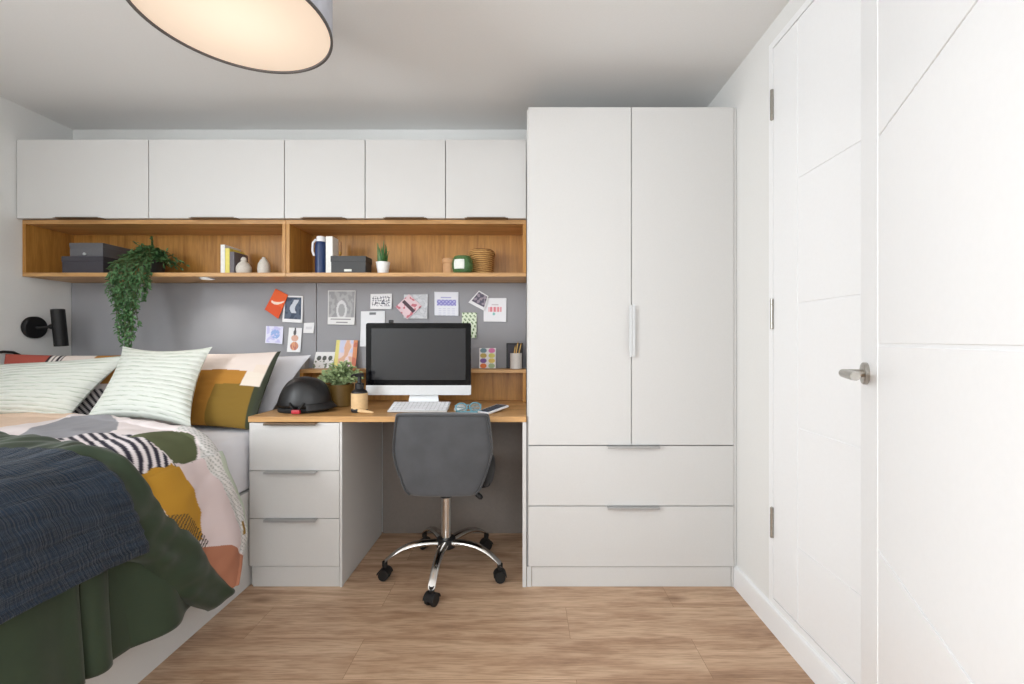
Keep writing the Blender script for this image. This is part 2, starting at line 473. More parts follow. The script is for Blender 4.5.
def window(name, along, a0, a1, z0, z1, wall):
    o = bpy.data.objects.new(name, None); COL.objects.link(o); WORLD[name] = Vector((0, 0, 0)); struct(o)
    def bx(b, p0, p1, q0, q1, d0, d1, bev=.003):
        if along == 'y': b.box(wall - d1, wall - d0, p0, p1, q0, q1, bev)
        else: b.box(p0, p1, wall - d1, wall - d0, q0, q1, bev)
    b = MB(); t = .05; mid = (a0 + a1) / 2
    bx(b, a0, a1, z0, z0 + t, .05, .11); bx(b, a0, a1, z1 - t, z1, .05, .11)
    bx(b, a0, a0 + t, z0, z1, .05, .11); bx(b, a1 - t, a1, z0, z1, .05, .11); bx(b, mid - t / 2, mid + t / 2, z0, z1, .05, .11)
    b.build('window_frame', 'winframe', o)
    b = MB(); bx(b, a0 - .04, a1 + .04, z0 - .03, z0, -.06, .05); b.build('window_sill', 'winframe', o)
    return o


window('window_1', 'y', WY0, WY1, WZ0, WZ1, XL)
window('added_rear_window', 'x', RX0, RX1, RZ0, RZ1, YF)  # unseen window, added to hold the rear fill lamp

# skirting beside the wardrobe, below the cupboard door
b = MB(); sk = [(XR, 0), (XR - .016, 0), (XR - .016, .085), (XR - .012, .095), (XR, .099)]
b.rings([[(x, 0.40, z) for x, z in sk], [(x, 2.07, z) for x, z in sk]])
struct(b.build('baseboard_right', 'gloss'))


def panel_leaf(L, z0, z1, th, vg, hg, gw=.006, gd=.0028):
    """moulded door leaf in its own frame: x along the width, y out of the face, grooves cut between fields"""
    b = MB(); b.box(0, L, 0, th - gd, z0, z1, .001)
    zs = [z0] + [q for q in hg] + [z1]
    b.box(0, vg - gw / 2, th - gd - .001, th, z0, z1, .0022)
    for i in range(len(zs) - 1):
        lo = zs[i] + (gw / 2 if i else 0); hi = zs[i + 1] - (gw / 2 if i < len(zs) - 2 else 0)
        b.box(vg + gw / 2, L, th - gd - .001, th, lo, hi, .0022)
    return b


def place(b, o, ex, ey):
    ex = Vector(ex).normalized(); ey = Vector(ey).normalized(); ez = Vector((0, 0, 1)); o = Vector(o)
    b.v = [tuple(o + ex * p[0] + ey * p[1] + ez * p[2]) for p in b.v]; return b


# door_1: flush cupboard door in the side wall, hung on three hinges
d1 = bpy.data.objects.new('door_1', None); COL.objects.link(d1); d1.location = (XR, DY1, DZ0); WORLD['door_1'] = Vector((XR, DY1, DZ0)); struct(d1)
b = panel_leaf(DY1 - DY0, DZ0, DZ1, .034, .16, [.40, .83, 1.273, 1.72]); place(b, (XR + .032, DY1, 0), (0, -1, 0), (-1, 0, 0))
b.build('door_panel', 'gloss', d1)
b = MB()
for y0, y1 in ((DY1 + .0015, DY1 + .03), (DY0 - .03, DY0 - .0015)): b.box(XR - .004, XR + .058, y0, y1, DZ0 - .03, DZ1 + .03, .002)
for z0, z1 in ((DZ0 - .03, DZ0 - .002), (DZ1 + .002, DZ1 + .03)): b.box(XR - .0038, XR + .058, DY0 - .0015, DY1 + .0015, z0, z1, .0005)
b.build('door_frame', 'gloss', d1)
for z in (.424, 1.246, 2.07):
    b = MB()
    for k in range(5): b.lathe([(.0055, 0), (.0065, .001), (.0065, .0225), (.0055, .0235)], (XR - .008, DY1 - .001, z - .06 + k * .024), 12)
    b.box(XR - .0055, XR - .003, DY1 - .004, DY1 + .008, z - .06, z + .06, .0005)
    b.build('hinge', 'nickel', d1)

# door_2: room door swung open, edge towards the cupboard door
PF, PN = Vector((.820, 1.096, 0)), Vector((.504, .403, 0)); dx = (PN - PF).normalized(); nx = Vector((dx.y, -dx.x, 0))
d2 = bpy.data.objects.new('door_2', None); COL.objects.link(d2); d2.location = PN; WORLD['door_2'] = PN.copy(); struct(d2)
b = panel_leaf((PN - PF).length, .008, 2.03, .04, .136, [.245, .687, 1.131, 1.580]); place(b, PF - nx * .04, dx, nx)
b.build('door_panel', 'gloss', d2)
h0 = PF + dx * .055 + Vector((0, 0, 1.063))
b = MB().lathe([(.025, 0), (.026, .002), (.026, .008), (.024, .010), (.012, .011)], h0, 28, nx)
e = h0 + nx * .046
b.tube([h0 + nx * .008, h0 + nx * .030, e - nx * .004, e + dx * .006 + nx * .001, e + dx * .03, e + dx * .085, e + dx * .112], [.0095, .0095, .0095, .010, .0105, .0105, .0095], 14)
b.build('door_handle', 'nickel', d2)
b = MB().lathe([(.025, 0), (.026, .008), (.012, .010)], h0 - nx * .04, 28, -nx)
b2 = h0 - nx * .08
b.tube([h0 - nx * .045, b2 + nx * .004, b2 + dx * .03, b2 + dx * .112], [.0095, .0095, .0105, .0095], 14)
b.build('door_handle', 'nickel', d2)

# ------------------------------------------------------------------ pinboard behind bed and desk
for x0, x1, lab in ((XL + .003, -1.2495, 'grey felt pinboard panel on the wall behind the bed pillows'), (-1.2435, -.002, 'grey felt pinboard panel on the wall above the desk')):
    o = MB().box(x0, x1, 2.6545, 2.6665, .72, 1.484, .002).build('pinboard', 'felt', origin=((x0 + x1) / 2, 2.661, .72))
    tag(o, lab, 'pinboard', 'grey pinboard panels')

# ------------------------------------------------------------------ wall cabinets
EDGES = [-2.705, -2.004, -1.284, -.856, -.4295, -.000]
CABL = ['long white wall cabinet at the corner, above the boxes and trailing plant', 'long white wall cabinet above the small books and two pots',
        'narrow white wall cabinet above the navy bottle', 'narrow white wall cabinet above the small snake plant', 'narrow white wall cabinet touching the tall wardrobe']
HX = [(56, 103), (191, 238), (302, 346), (384, 427), (465, 508)]
for i in range(5):
    x0, x1 = EDGES[i], EDGES[i + 1]
    t = thing('wall_cabinet', CABL[i], 'cabinet', ((x0 + x1) / 2, 2.53, 1.792), 'white wall cabinets')
    MB().box(x0 + .001, x1 - .001, 2.392, 2.665, 1.792, 2.205, .001).build('body', 'mfc', t)
    d = MB().box(x0 + .0022, x1 - .0022, 2.370, 2.390, 1.790, 2.207, .0015).build('door', 'mfc', t)
    a, c = [(q - CX) / 188.6 for q in HX[i]]
    b = MB().box(a, c, 2.352, 2.371, 1.786, 1.789, .0008).box(a + .012, c - .012, 2.352, 2.3545, 1.786, 1.7925, .0008)
    b.box(a, c, 2.371, 2.389, 1.786, 1.7895, .0008)
    b.build('handle', 'pull_shaded', d)

# ------------------------------------------------------------------ open oak shelf units under the cabinets
for x0, x1, lab in ((-2.705, -1.292, 'long open oak shelf box holding grey boxes and trailing plant'), (-1.290, -.001, 'open oak shelf box holding navy bottle, snake plant and wicker basket')):
    t = thing('shelf_unit', lab, 'shelf', ((x0 + x1) / 2, 2.53, 1.485), 'open oak shelf units')
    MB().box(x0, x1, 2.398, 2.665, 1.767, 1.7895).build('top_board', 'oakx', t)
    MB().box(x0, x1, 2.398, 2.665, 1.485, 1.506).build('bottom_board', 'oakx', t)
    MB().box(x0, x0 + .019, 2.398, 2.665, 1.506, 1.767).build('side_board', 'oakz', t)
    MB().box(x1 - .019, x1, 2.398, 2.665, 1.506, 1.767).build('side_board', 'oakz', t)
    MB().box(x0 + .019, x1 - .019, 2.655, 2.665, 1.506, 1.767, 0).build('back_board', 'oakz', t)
pl = thing('puck_light', 'small round puck light set under the oak shelf above the bed', 'light', (-1.755, 2.455, 1.480))
MB().lathe([(.030, 0), (.036, .001), (.036, .006)], (-1.755, 2.455, 1.479), 28).build('ring', 'alum', pl)
MB().lathe([(.028, 0), (.029, .002)], (-1.755, 2.455, 1.4775), 28).build('lens', 'puck', pl)
sl = bpy.data.lights.new('puck_light_beam', 'SPOT'); sl.energy = 5; sl.color = (1, .95, .88); sl.spot_size = 2.4; sl.spot_blend = .8; sl.shadow_soft_size = .03
so = bpy.data.objects.new('puck_light_beam', sl); COL.objects.link(so); so.location = (-1.755, 2.455, 1.474)

# ------------------------------------------------------------------ wardrobe
YW = 2.067
t = thing('wardrobe', 'tall pale grey two door wardrobe with two wide drawers', 'wardrobe', (.48, 2.36, 0))
MB().box(.002, .022, YW + .021, 2.650, 0, 2.22).build('side_panel', 'mfc', t)
MB().box(.9605, .9735, YW + .004, 2.650, 0, 2.22).build('side_panel', 'mfc', t)
MB().box(.022, .9605, YW + .022, 2.650, 2.200, 2.219).build('top_panel', 'mfc', t)
MB().box(.022, .9605, 2.638, 2.648, .09, 2.198, 0).build('back_panel', 'mfc', t)
MB().box(.022, .9605, YW + .022, 2.637, .655, .668, 0).build('shelf', 'mfc', t)
MB().box(.0255, .948, YW + .006, YW + .03, .0, .091).build('plinth', 'mfc', t)
MB().box(.002, .0235, YW + .003, YW + .021, 0, .093, .001).build('foot_panel', 'mfc', t)
MB().box(.950, .9585, YW + .003, YW + .021, 0, .093, .001).build('foot_panel', 'mfc', t)
for x0, x1, hx in ((.0085, .4836, .4836), (.4868, .9585, .4868)):
    d = MB().box(x0, x1, YW, YW + .019, .658, 2.2205, .0015).build('door', 'mfc', t)
    sgn = -1 if hx == .4836 else 1
    b = MB().box(hx - .002, hx + .002, YW - .015, YW + .019, 1.066, 1.305, .0008)
    b.box(min(hx, hx + sgn * .012), max(hx, hx + sgn * .012), YW - .018, YW - .015, 1.066, 1.305, .001)
    b.build('handle', 'alumw', d)
for z0, z1 in ((.3775, .6535), (.0955, .3735)):
    d = MB().box(.0085, .9585, YW, YW + .019, z0, z1, .0015).build('drawer', 'mfc', t)
    b = MB().box(.372, .612, YW - .024, YW + .018, z1 - .001, z1 + .0022, .0008).box(.372, .612, YW - .024, YW - .0215, z1 - .008, z1 + .001, .0008)
    b.build('handle', 'pull', d)

o = MB().box(-.852, -.0195, 2.648, 2.656, 0, .762, .001).build('back_panel', plain('taupe_shade_sheet', rgb(128, 119, 112), .7), origin=(-.44, 2.652, 0))  # added sheet; its dark colour stands in for shade in the knee space
tag(o, 'added taupe sheet giving the shaded tone under the worktop behind the chair', 'panel')
# ------------------------------------------------------------------ desk, pedestal and riser
ZD = .790
MB().box(-.0185, -.0005, YW, 2.652, 0, .763, .001).build('end_panel', 'mfc', origin=(-.01, 2.36, 0))
o = bpy.data.objects['end_panel']; tag(o, 'thin pale grey upright end panel carrying the oak worktop beside the wardrobe', 'panel')
o = MB().box(-1.287, -.0005, YW - .002, 2.652, .764, ZD, .002).build('worktop', 'oakx', origin=(-.64, 2.36, .764))
tag(o, 'long oak desk worktop spanning from drawer pedestal to wardrobe', 'desk')
t = thing('drawer_pedestal', 'pale grey three drawer pedestal under the oak desk top beside the bed', 'drawers', (-1.06, 2.36, 0))
MB().box(-1.284, -.855, YW + .021, 2.64, .0, .763, .001).build('body', 'mfc', t)
MB().box(-1.268, -.867, YW + .006, YW + .022, 0, .094).build('plinth', 'mfc', t)
MB().box(-.8645, -.853, YW + .001, YW + .022, 0, .763, .001).build('side_panel', 'mfc', t)
for z0, z1 in ((.540, .760), (.320, .537), (.098, .317)):
    d = MB().box(-1.282, -.866, YW, YW + .019, z0, z1, .0015).build('drawer', 'mfc', t)
    b = MB().box(-1.205, -.965, YW - .024, YW + .018, z1 - .001, z1 + .0018, .0008).box(-1.205, -.965, YW - .024, YW - .0215, z1 - .008, z1 + .001, .0008)
    b.build('handle', 'pull_shaded' if z1 > .75 else 'pull', d)
t = thing('desk_riser', 'low oak riser shelf along the back of the desk', 'shelf', (-.64, 2.59, ZD))
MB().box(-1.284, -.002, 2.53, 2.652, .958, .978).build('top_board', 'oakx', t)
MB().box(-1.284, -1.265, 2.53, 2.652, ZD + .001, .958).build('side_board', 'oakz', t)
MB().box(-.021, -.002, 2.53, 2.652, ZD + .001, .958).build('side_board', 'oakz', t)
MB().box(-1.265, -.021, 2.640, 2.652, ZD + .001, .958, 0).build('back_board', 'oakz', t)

# ------------------------------------------------------------------ bed
BX0, BX1 = -2.700, -1.290
t = thing('bed', 'low white boxed bed base with pale headboard against the wall', 'bed', (-1.99, 1.63, 0))
MB().box(BX0, BX1, .66, 2.60, .0, .44, .003).build('base', 'mfc', t)
MB().box(BX0, BX1, 2.60, 2.652, .0, 1.045, .004).build('headboard', 'mfcd', t)


def soft_box(x0, x1, y0, y1, z0, z1, r, n=10, wob=.004):
    b = MB(); nx_, ny_ = 24, 30; cx_, cy_ = (x0 + x1) / 2, (y0 + y1) / 2
    R = []
    rb = .012
    prof = [(-rb, 0)] + [(-rb * (1 - math.sin(a)), rb * (1 - math.cos(a))) for a in np.linspace(0, math.pi / 2, n)] + \
           [(-r * (1 - math.cos(a)), (z1 - z0) - r * (1 - math.sin(a))) for a in np.linspace(0, math.pi / 2, n)]
    per = []
    for i in range(nx_): per.append((x0 + (x1 - x0) * i / nx_, y0))
    for i in range(ny_): per.append((x1, y0 + (y1 - y0) * i / ny_))
    for i in range(nx_): per.append((x1 - (x1 - x0) * i / nx_, y1))
    for i in range(ny_): per.append((x0, y1 - (y1 - y0) * i / ny_))
    for inset, h in prof:
        ring = []
        for px, py in per:
            kx = (px - cx_) / ((x1 - x0) / 2); ky = (py - cy_) / ((y1 - y0) / 2)
            q = wob * fr(px * 3 + py * 3, h * 4, 3)
            ring.append((cx_ + kx * ((x1 - x0) / 2 + inset + q), cy_ + ky * ((y1 - y0) / 2 + inset + q), z0 + h))
        R.append(ring)
    return b.rings(R)


o = soft_box(-2.685, -1.300, .70, 2.585, .445, .70, .05, 10, .010).build('mattress', 'sheet', origin=(-1.99, 1.63, .445), angle=80)
tag(o, 'thick mattress in a white fitted sheet on the bed base', 'mattress')

# the bed covers all follow one cross-section: flat over the mattress, round over its edge, down its side
PB = []
for X in np.linspace(-2.70, -1.34, 60): PB.append((X, .77, 0.0))
for a in np.linspace(0, math.pi / 2, 20)[1:]: PB.append((-1.34, .65, a))
for h in np.linspace(.65, 0, 60)[1:]: PB.append((-1.22 + .04 * ((.65 - h) / .6), h, math.pi / 2))
PBX = np.array([p[0] if 0 == p[2] else (p[0] + .12 * math.sin(p[2]) if p[0] == -1.34 else p[0]) for p in PB])
PBH = np.array([p[1] if 0 == p[2] else (p[1] + .12 * math.cos(p[2]) if p[0] == -1.34 else p[1]) for p in PB])
PBA = np.array([p[2] for p in PB])
PT = np.r_[0, np.cumsum(np.hypot(np.diff(PBX), np.diff(PBH)))]


def cover(t, y, off):
    X = np.interp(t, PT, PBX); H = np.interp(t, PT, PBH); A = np.interp(t, PT, PBA)
    P = [X + off * math.sin(A), y, H + off * math.cos(A)]
    a = .74 - y                                   # past the end of the mattress the cloth turns down over the foot
    if a > 0:
        r = .09 + off; k = min(a / r, math.pi / 2); wt = min(1, max(0, (1.62 - t) / .26)); wt = wt * wt * (3 - 2 * wt)
        P[1] = .74 - r * math.sin(k) - .012 * min(1, a / .3)
        P[2] -= wt * (r * (1 - math.cos(k)) + max(0, a - r * math.pi / 2))
    return tuple(P)


def curve(pts):
    xs = [p[0] for p in pts]; ys = [p[1] for p in pts]
    ker = np.array([1, 2, 3, 4, 3, 2, 1.]); ker /= ker.sum()
    T = np.linspace(-.1, 2.3, 241); Y = np.interp(T, xs, ys); Y = np.convolve(np.pad(Y, 3, mode='edge'), ker, 'valid')
    return lambda t: float(np.interp(t, T, Y))


Zp = curve([(0, 2.14), (.47, 2.134), (.863, 2.02), (1.084, 1.918), (1.30, 1.804), (1.41, 1.75), (1.48, 1.744), (1.57, 1.762), (1.72, 1.858), (1.86, 1.89), (1.917, 1.877), (1.97, 1.813), (2.02, 1.76)])
Zr = curve([(0, 1.72), (.775, 1.635), (1.116, 1.535), (1.373, 1.401), (1.495, 1.394), (1.588, 1.459), (1.733, 1.576), (1.962, 1.707), (2.05, 1.776), (2.1, 1.81)])
Zn = curve([(0, 1.24), (1.194, 1.22), (1.414, 1.20), (1.55, 1.24), (1.708, 1.31), (1.742, 1.386), (1.896, 1.471), (1.997, 1.575), (2.048, 1.64), (2.1, 1.70)])


def inpoly(poly, X, Y):
    r = np.zeros(X.shape, bool); n = len(poly)
    for i in range(n):
        (x0, y0), (x1, y1) = poly[i], poly[(i + 1) % n]
        c = ((y0 > Y) != (y1 > Y)) & (X < (x1 - x0) * (Y - y0) / (y1 - y0 + 1e-12) + x0); r ^= c
    return r


def paint_duvet(T, Y, zr, zp):
    C = np.empty((len(T), 3)); C[:] = rgb(236, 226, 226)
    def put(mask, c): C[mask] = rgb(*c)
    jig = .004 * np.sin(T * 60) + .004 * np.sin(Y * 70)
    put((T < .62) & (Y > 1.70), (233, 206, 184))
    put(inpoly([(.30, 1.70), (.45, 1.86), (.20, 1.95), (.05, 1.80)], T, Y), (186, 114, 92))
    put(inpoly([(.86, 1.60), (.697, 1.84), (.637, 2.00), (.70, 2.06), (.80, 2.04), (.986, 1.88), (1.085, 1.76), (1.14, 1.66), (1.10, 1.58), (1.0, 1.56)], T, Y), (156, 156, 162))
    st = inpoly([(1.02, 1.56), (1.06, 1.66), (1.14, 1.69), (1.30, 1.61), (1.417, 1.535), (1.495, 1.54), (1.497, 1.38), (1.37, 1.36), (1.2, 1.47)], T, Y)
    put(st, (236, 228, 230)); put(st & (np.sin((T + 1.3 * Y) * 2 * math.pi / .043) > -.05), (52, 50, 64))
    put(inpoly([(1.27, 1.60), (1.34, 1.715), (1.43, 1.695), (1.505, 1.635), (1.50, 1.545), (1.43, 1.54)], T, Y), (92, 98, 70))
    dots = inpoly([(1.34, 1.84), (1.345, 1.72), (1.435, 1.70), (1.52, 1.64), (1.60, 1.70), (1.75, 1.79), (1.93, 1.83), (2.0, 1.9), (1.7, 1.9), (1.4, 1.85)], T, Y)
    put(dots, (222, 220, 218)); put(dots & (np.sin(T * 380) * np.sin(Y * 380) > .45), (168, 170, 166))
    put((Y > zp - .022 - .01 * np.sin(T * 9)) & (T > 1.5), (196, 206, 190))
    put(inpoly([(1.497, 1.545), (1.51, 1.655), (1.6, 1.71), (1.70, 1.765), (1.839, 1.82), (1.90, 1.82), (1.84, 1.66), (1.76, 1.6), (1.579, 1.57)], T + jig, Y), (222, 206, 206))
    put(inpoly([(1.488, 1.36), (1.492, 1.535), (1.579, 1.585), (1.69, 1.63), (1.78, 1.62), (1.75, 1.55), (1.6, 1.44)], T + jig, Y), (192, 144, 52))
    ms = inpoly([(1.63, 1.46), (1.66, 1.56), (1.80, 1.66), (1.82, 1.62)], T, Y) & (Y < zr + .035)
    put(ms & (np.sin((T + Y) * 2 * math.pi / .02) > 0), (70, 62, 50))
    put(inpoly([(1.80, 1.60), (1.855, 1.745), (1.945, 1.84), (2.06, 1.82), (2.05, 1.62), (1.9, 1.60)], T, Y), (178, 120, 94))
    put((T > 1.80) & (T < 1.86) & (Y > zp - .045) & (Y < zp - .03), (150, 120, 60))
    put((Y < zr + .014) & (T < 1.5), (240, 232, 234))
    return C


duv = thing('duvet', 'patterned and dark green duvet folded back across the bed', 'duvet', (-1.9, 1.4, .77))
# patterned face showing towards the pillows
b = MB(); NTT, NS = 620, 100; TT = []; YY = []; RR = []; PP = []; bul = []
def pat(u, v):
    tt = .005 + u * 2.015; a, c = Zr(tt) - .10, Zp(tt) + .03 * (0)
    y = a + (c - a) * v
    off = .022 + .012 * fr(tt, y, 6, 1) + .006 * fr(tt, y, 16, 2) 
    off -= .03 * max(0, 1 - v / .16)
    off += .008 * math.sqrt(max(0, 1 - ((v - .93) / .07) ** 2)) if v > .86 else 0
    if tt > 1.5: off += .012 * math.sin(y * 26) * min(1, (tt - 1.5) * 3) + .012
    if v >= 1: off -= .02
    TT.append(tt); YY.append(y); RR.append(Zr(tt)); PP.append(c)
    return cover(tt, y, off)
b.grid(pat, NTT, NS, uvfn=lambda u, v: (u * 2.0, v))
b.build('patterned_panel', 'print', duv, angle=80, colors=paint_duvet(np.array(TT), np.array(YY), np.array(RR), np.array(PP)),
        mods=[('SOLIDIFY', dict(thickness=.012, offset=-1))])
# thick dark green roll where the duvet is turned over
b = MB()
def roll(u, v):
    tt = .005 + u * 2.06; a, c = Zn(tt), Zr(tt)
    vv = min(1, max(0, v)); y = a + (c - a) * vv
    dome = max(0, 1 - (2 * vv - 1) ** 4) ** .5
    off = .010 + .042 * dome + .010 * fr(tt, y, 5, 5) * dome + .006 * fr(tt * 2.2, y * .8, 14, 6) * dome
    crk = math.exp(-((tt - 1.42) / .09) ** 2)
    off += dome * crk * .009 * math.sin((y - tt * .4) * 75)
    if tt < 1.3: off += .007 * dome * math.sin(tt * 26 + 3 * fr(tt, y, 3, 8))
    off += dome * .0035 * max(0, 1 - abs(tt - 1.5) / .5) * math.sin((y * 1.0 + tt * .9) * 62 + 4 * fr(tt, y, 5, 22))
    off += dome * .004 * math.sin((y - tt * 1.3) * 40 + 5 * fr(tt, y, 4, 23))
    if tt > 1.6: off += .004 * dome * math.sin(y * 30 + tt * 6)
    if u > .985: off *= max(0.25, math.sqrt(max(0, 1 - ((u - .985) / .015) ** 2)))
    return cover(tt, y, off)
b.grid(roll, 300, 44, uvfn=lambda u, v: (u * 2.0, v * .35))
b.build('turned_over_edge', 'greend', duv, angle=80)
# dark green face hanging below the quilt
b = MB()
def drape(u, v):
    tt = .005 + u * (1.98 + .02 * math.sin(v * 9) - .005); y = .22 + v * (1.64 - .22)
    k = max(0, tt - 1.5) / .48
    off = -.012 + k * .012 + k * (.016 * math.sin(y * 31 + .6) + .014 * math.sin(y * 17 + 1) + .02 * fr(tt * .7, y, 4, 9))
    off -= k * .045 * math.exp(-((y - 1.215) / .018) ** 2) + k * .035 * math.exp(-((y - 1.31) / .02) ** 2)
    return cover(tt, y, max(off, -.028))
b.grid(drape, 170, 230, uvfn=lambda u, v: (u, v))
b.build('hanging_side', 'greend', duv, angle=80, mods=[('SOLIDIFY', dict(thickness=.014, offset=1))])

# navy quilt over the foot half
b = MB()
def quilt(u, v):
    tt = .005 + u * (1.69 + .012 * math.sin(v * 7) - .005); y = .38 + v * (Zq(tt) - .38)
    e = min(1, (1 - v) / .03) if v > .97 else 1
    off = .026 + .014 * math.exp(-((1 - v) / .07) ** 2) + .034 * math.sqrt(max(0, 1 - (1 - e) ** 2)) + .012 * fr(tt, y, 2.5, 11)
    wv = .0024 * math.sin(tt * 2 * math.pi / .046 + 4 * fr(tt, y, 2.4, 12) + 2 * math.sin(y * 5)) + .0012 * math.sin(tt * 2 * math.pi / .021 + 6 * fr(tt, y, 4, 13))
    return cover(tt, y, off + wv + .003 * fr(tt, y * 2, 16, 14))
Zq = curve([(0, 1.28), (1.194, 1.265), (1.345, 1.262), (1.414, 1.274), (1.448, 1.292), (1.508, 1.310), (1.558, 1.33), (1.708, 1.372)])
b.grid(quilt, 320, 190, uvfn=lambda u, v: (u * 1.69, v * .92))
o = b.build('quilt', 'navy', origin=(-1.9, 1.0, .82), angle=80, mods=[('SOLIDIFY', dict(thickness=.016, offset=-1))])
tag(o, 'navy blue crinkled gauze quilt spread over the foot of the bed', 'quilt')


def cushion(name, mat, BL, BR, TR, TL, th, label, cat, group=None, painter=None, pinch=.06, seed=0, n=44, sag=.02, flange=0.0):
    BL, BR, TR, TL = map(Vector, (BL, BR, TR, TL)); nrm = (BR - BL).cross(TL - BL).normalized()
    b = MB(); cols = []
    def side(sgn):
        def fn(u, v):
            a, c = 2 * u - 1, 2 * v - 1
            pu = u - .5; pv = v - .5
            uu = .5 + pu * (1 - pinch * (1 - c * c)); vv = .5 + pv * (1 - pinch * (1 - a * a))
            P = (BL * (1 - uu) + BR * uu) * (1 - vv) + (TL * (1 - uu) + TR * uu) * vv
            f = (max(0, 1 - abs(a) ** 2.4) * max(0, 1 - abs(c) ** 2.4)) ** .55
            edge = (a * a > .9999) or (c * c > .9999)
            k = f * (1 + .16 * fr(u, v, 3, seed + (1 if sgn > 0 else 50))) + (0 if edge else .04 * f * fr(u * 2, v * 5, 5, seed + 3))
            k *= (1.12 - .3 * v)
            P = P + nrm * (sgn * th * .5 * k)
            if not edge: P = P + Vector((0, 0, -sag * f * (1 - v) * .5))
            if painter: cols.append(painter(u, v, sgn))
            return tuple(P)
        return fn
    b.grid(side(1), n, n); b.grid(side(-1), n, n, flip=True)
    cen = (BL + BR + TR + TL) / 4
    bottom = min(p[2] for p in b.v)
    o = b.build(name, mat, origin=(cen.x, cen.y, bottom), angle=80, colors=cols if painter else None)
    return tag(o, label, cat, group)


def zz(u, v, x0, x1, y0, y1): return x0 <= u <= x1 and y0 <= v <= y1


def paint_pillow(u, v, s):
    """geometric patchwork print of the pillowcases; the reverse is dark green"""
    if s < 0: return rgb(54, 60, 52)
    if u > .965: return rgb(60, 64, 52)
    if v > .66 + .06 * math.sin(u * 3):
        if u > .86 and v < .8: return rgb(230, 214, 200)
        return rgb(230, 216, 208)
    if u > .80 and v > .50: return rgb(232, 220, 206)
    if u > .56 and v < .48 + .06 * u: return rgb(132, 104, 44) if (u < .93) else rgb(62, 66, 48)
    if u < .30: return rgb(60, 56, 62) if (math.sin((u + .4 * v) * 130) > 0 and .5 < v < .66) else rgb(222, 212, 208)
    return rgb(176, 124, 52)


def paint_pillow_b(u, v, s):
    if s < 0: return rgb(54, 60, 52)
    if v > .80: 
        if u < .30: return rgb(176, 88, 76)
        if u < .40: return rgb(40, 38, 46) if math.sin(u * 210) > 0 else rgb(234, 226, 220)
        return rgb(232, 220, 212) if u < .60 else rgb(176, 126, 66)
    if u > .52 and v > .52: return rgb(178, 128, 66)
    if .52 < u < .85 and v < .45: return rgb(48, 46, 54) if math.sin((u * .8 + v * .4) * 170) > 0 else rgb(222, 216, 216)
    return rgb(222, 214, 214)


G = 'pillows and cushions along the headboard'
cushion('pillow', 'sheet', (-1.86, 2.42, .715), (-1.345, 2.32, .735), (-1.215, 2.52, 1.06), (-1.80, 2.56, 1.05), .10, 'plain white pillow leaning behind the black helmet', 'pillow', G, None, .05, 3)
cushion('patterned_pillow', 'print', (-1.92, 2.29, .71), (-1.30, 2.125, .715), (-1.288, 2.345, 1.085), (-1.90, 2.51, 1.07), .11, 'mustard and blush patchwork pillow leaning in front of the plain white pillow', 'pillow', G, paint_pillow, .05, 5, 110)
cushion('patterned_pillow', 'print', (-2.695, 2.20, .73), (-2.06, 2.32, .73), (-2.06, 2.50, 1.065), (-2.698, 2.315, 1.072), .11, 'patchwork pillow mostly hidden behind the mint cushion nearest the wall lamp', 'pillow', G, paint_pillow_b, .05, 8, 110)
cushion('cushion', 'mint', (-2.065, 2.09, .775), (-1.535, 2.045, .74), (-1.595, 2.27, 1.11), (-2.105, 2.33, 1.112), .14, 'pale mint gathered cushion standing at the middle of the bed', 'cushion', G, None, .15, 11)
cushion('cushion', 'mint', (-2.688, 2.07, .79), (-2.19, 2.13, .765), (-2.045, 2.33, 1.070), (-2.690, 2.225, 1.022), .14, 'pale mint gathered cushion below the black wall lamp', 'cushion', G, None, .10, 14)

# ------------------------------------------------------------------ wall lamp and cord
c0 = Vector((XL, 2.448, 1.213))
t = thing('wall_lamp', 'black reading spotlight on a round plate on the side wall', 'lamp', c0)
MB().lathe([(.056, 0), (.060, .003), (.060, .020), (.054, .025), (.0, .026)], c0 + Vector((.001, 0, 0)), 40, (1, 0, 0)).build('wall_plate', 'blackm', t)
b = MB().tube([c0 + Vector((.024, 0, 0)), c0 + Vector((.052, .012, .0)), c0 + Vector((.075, .024, .006))], [.009, .008, .008], 12)
b.ellipsoid(c0 + Vector((.078, .026, .006)), (.014, .014, .014), 14, 8); b.build('arm', 'blackm', t)
a0, a1 = Vector((-2.612, 2.49, 1.316)), Vector((-2.596, 2.495, 1.110)); ax = (a1 - a0)
L = ax.length
o = MB().lathe([(.0, 0), (.028, 0), (.030, .003), (.030, L - .002), (.0285, L), (.0255, L), (.024, L - .02), (0, L - .022)], a0, 32, ax, False).build('spot_head', 'blackm', t)
o = MB().tube([(-2.690, 2.20, 1.062), (-2.690, 2.25, 1.078), (-2.690, 2.30, 1.084), (-2.688, 2.34, 1.080), (-2.686, 2.375, 1.060), (-2.686, 2.40, 1.03), (-2.686, 2.41, .98)], .007, 10).build('cord', 'black', origin=(-2.688, 2.31, .98))
tag(o, 'short black cord arching over the pillows beneath the wall lamp', 'cord')

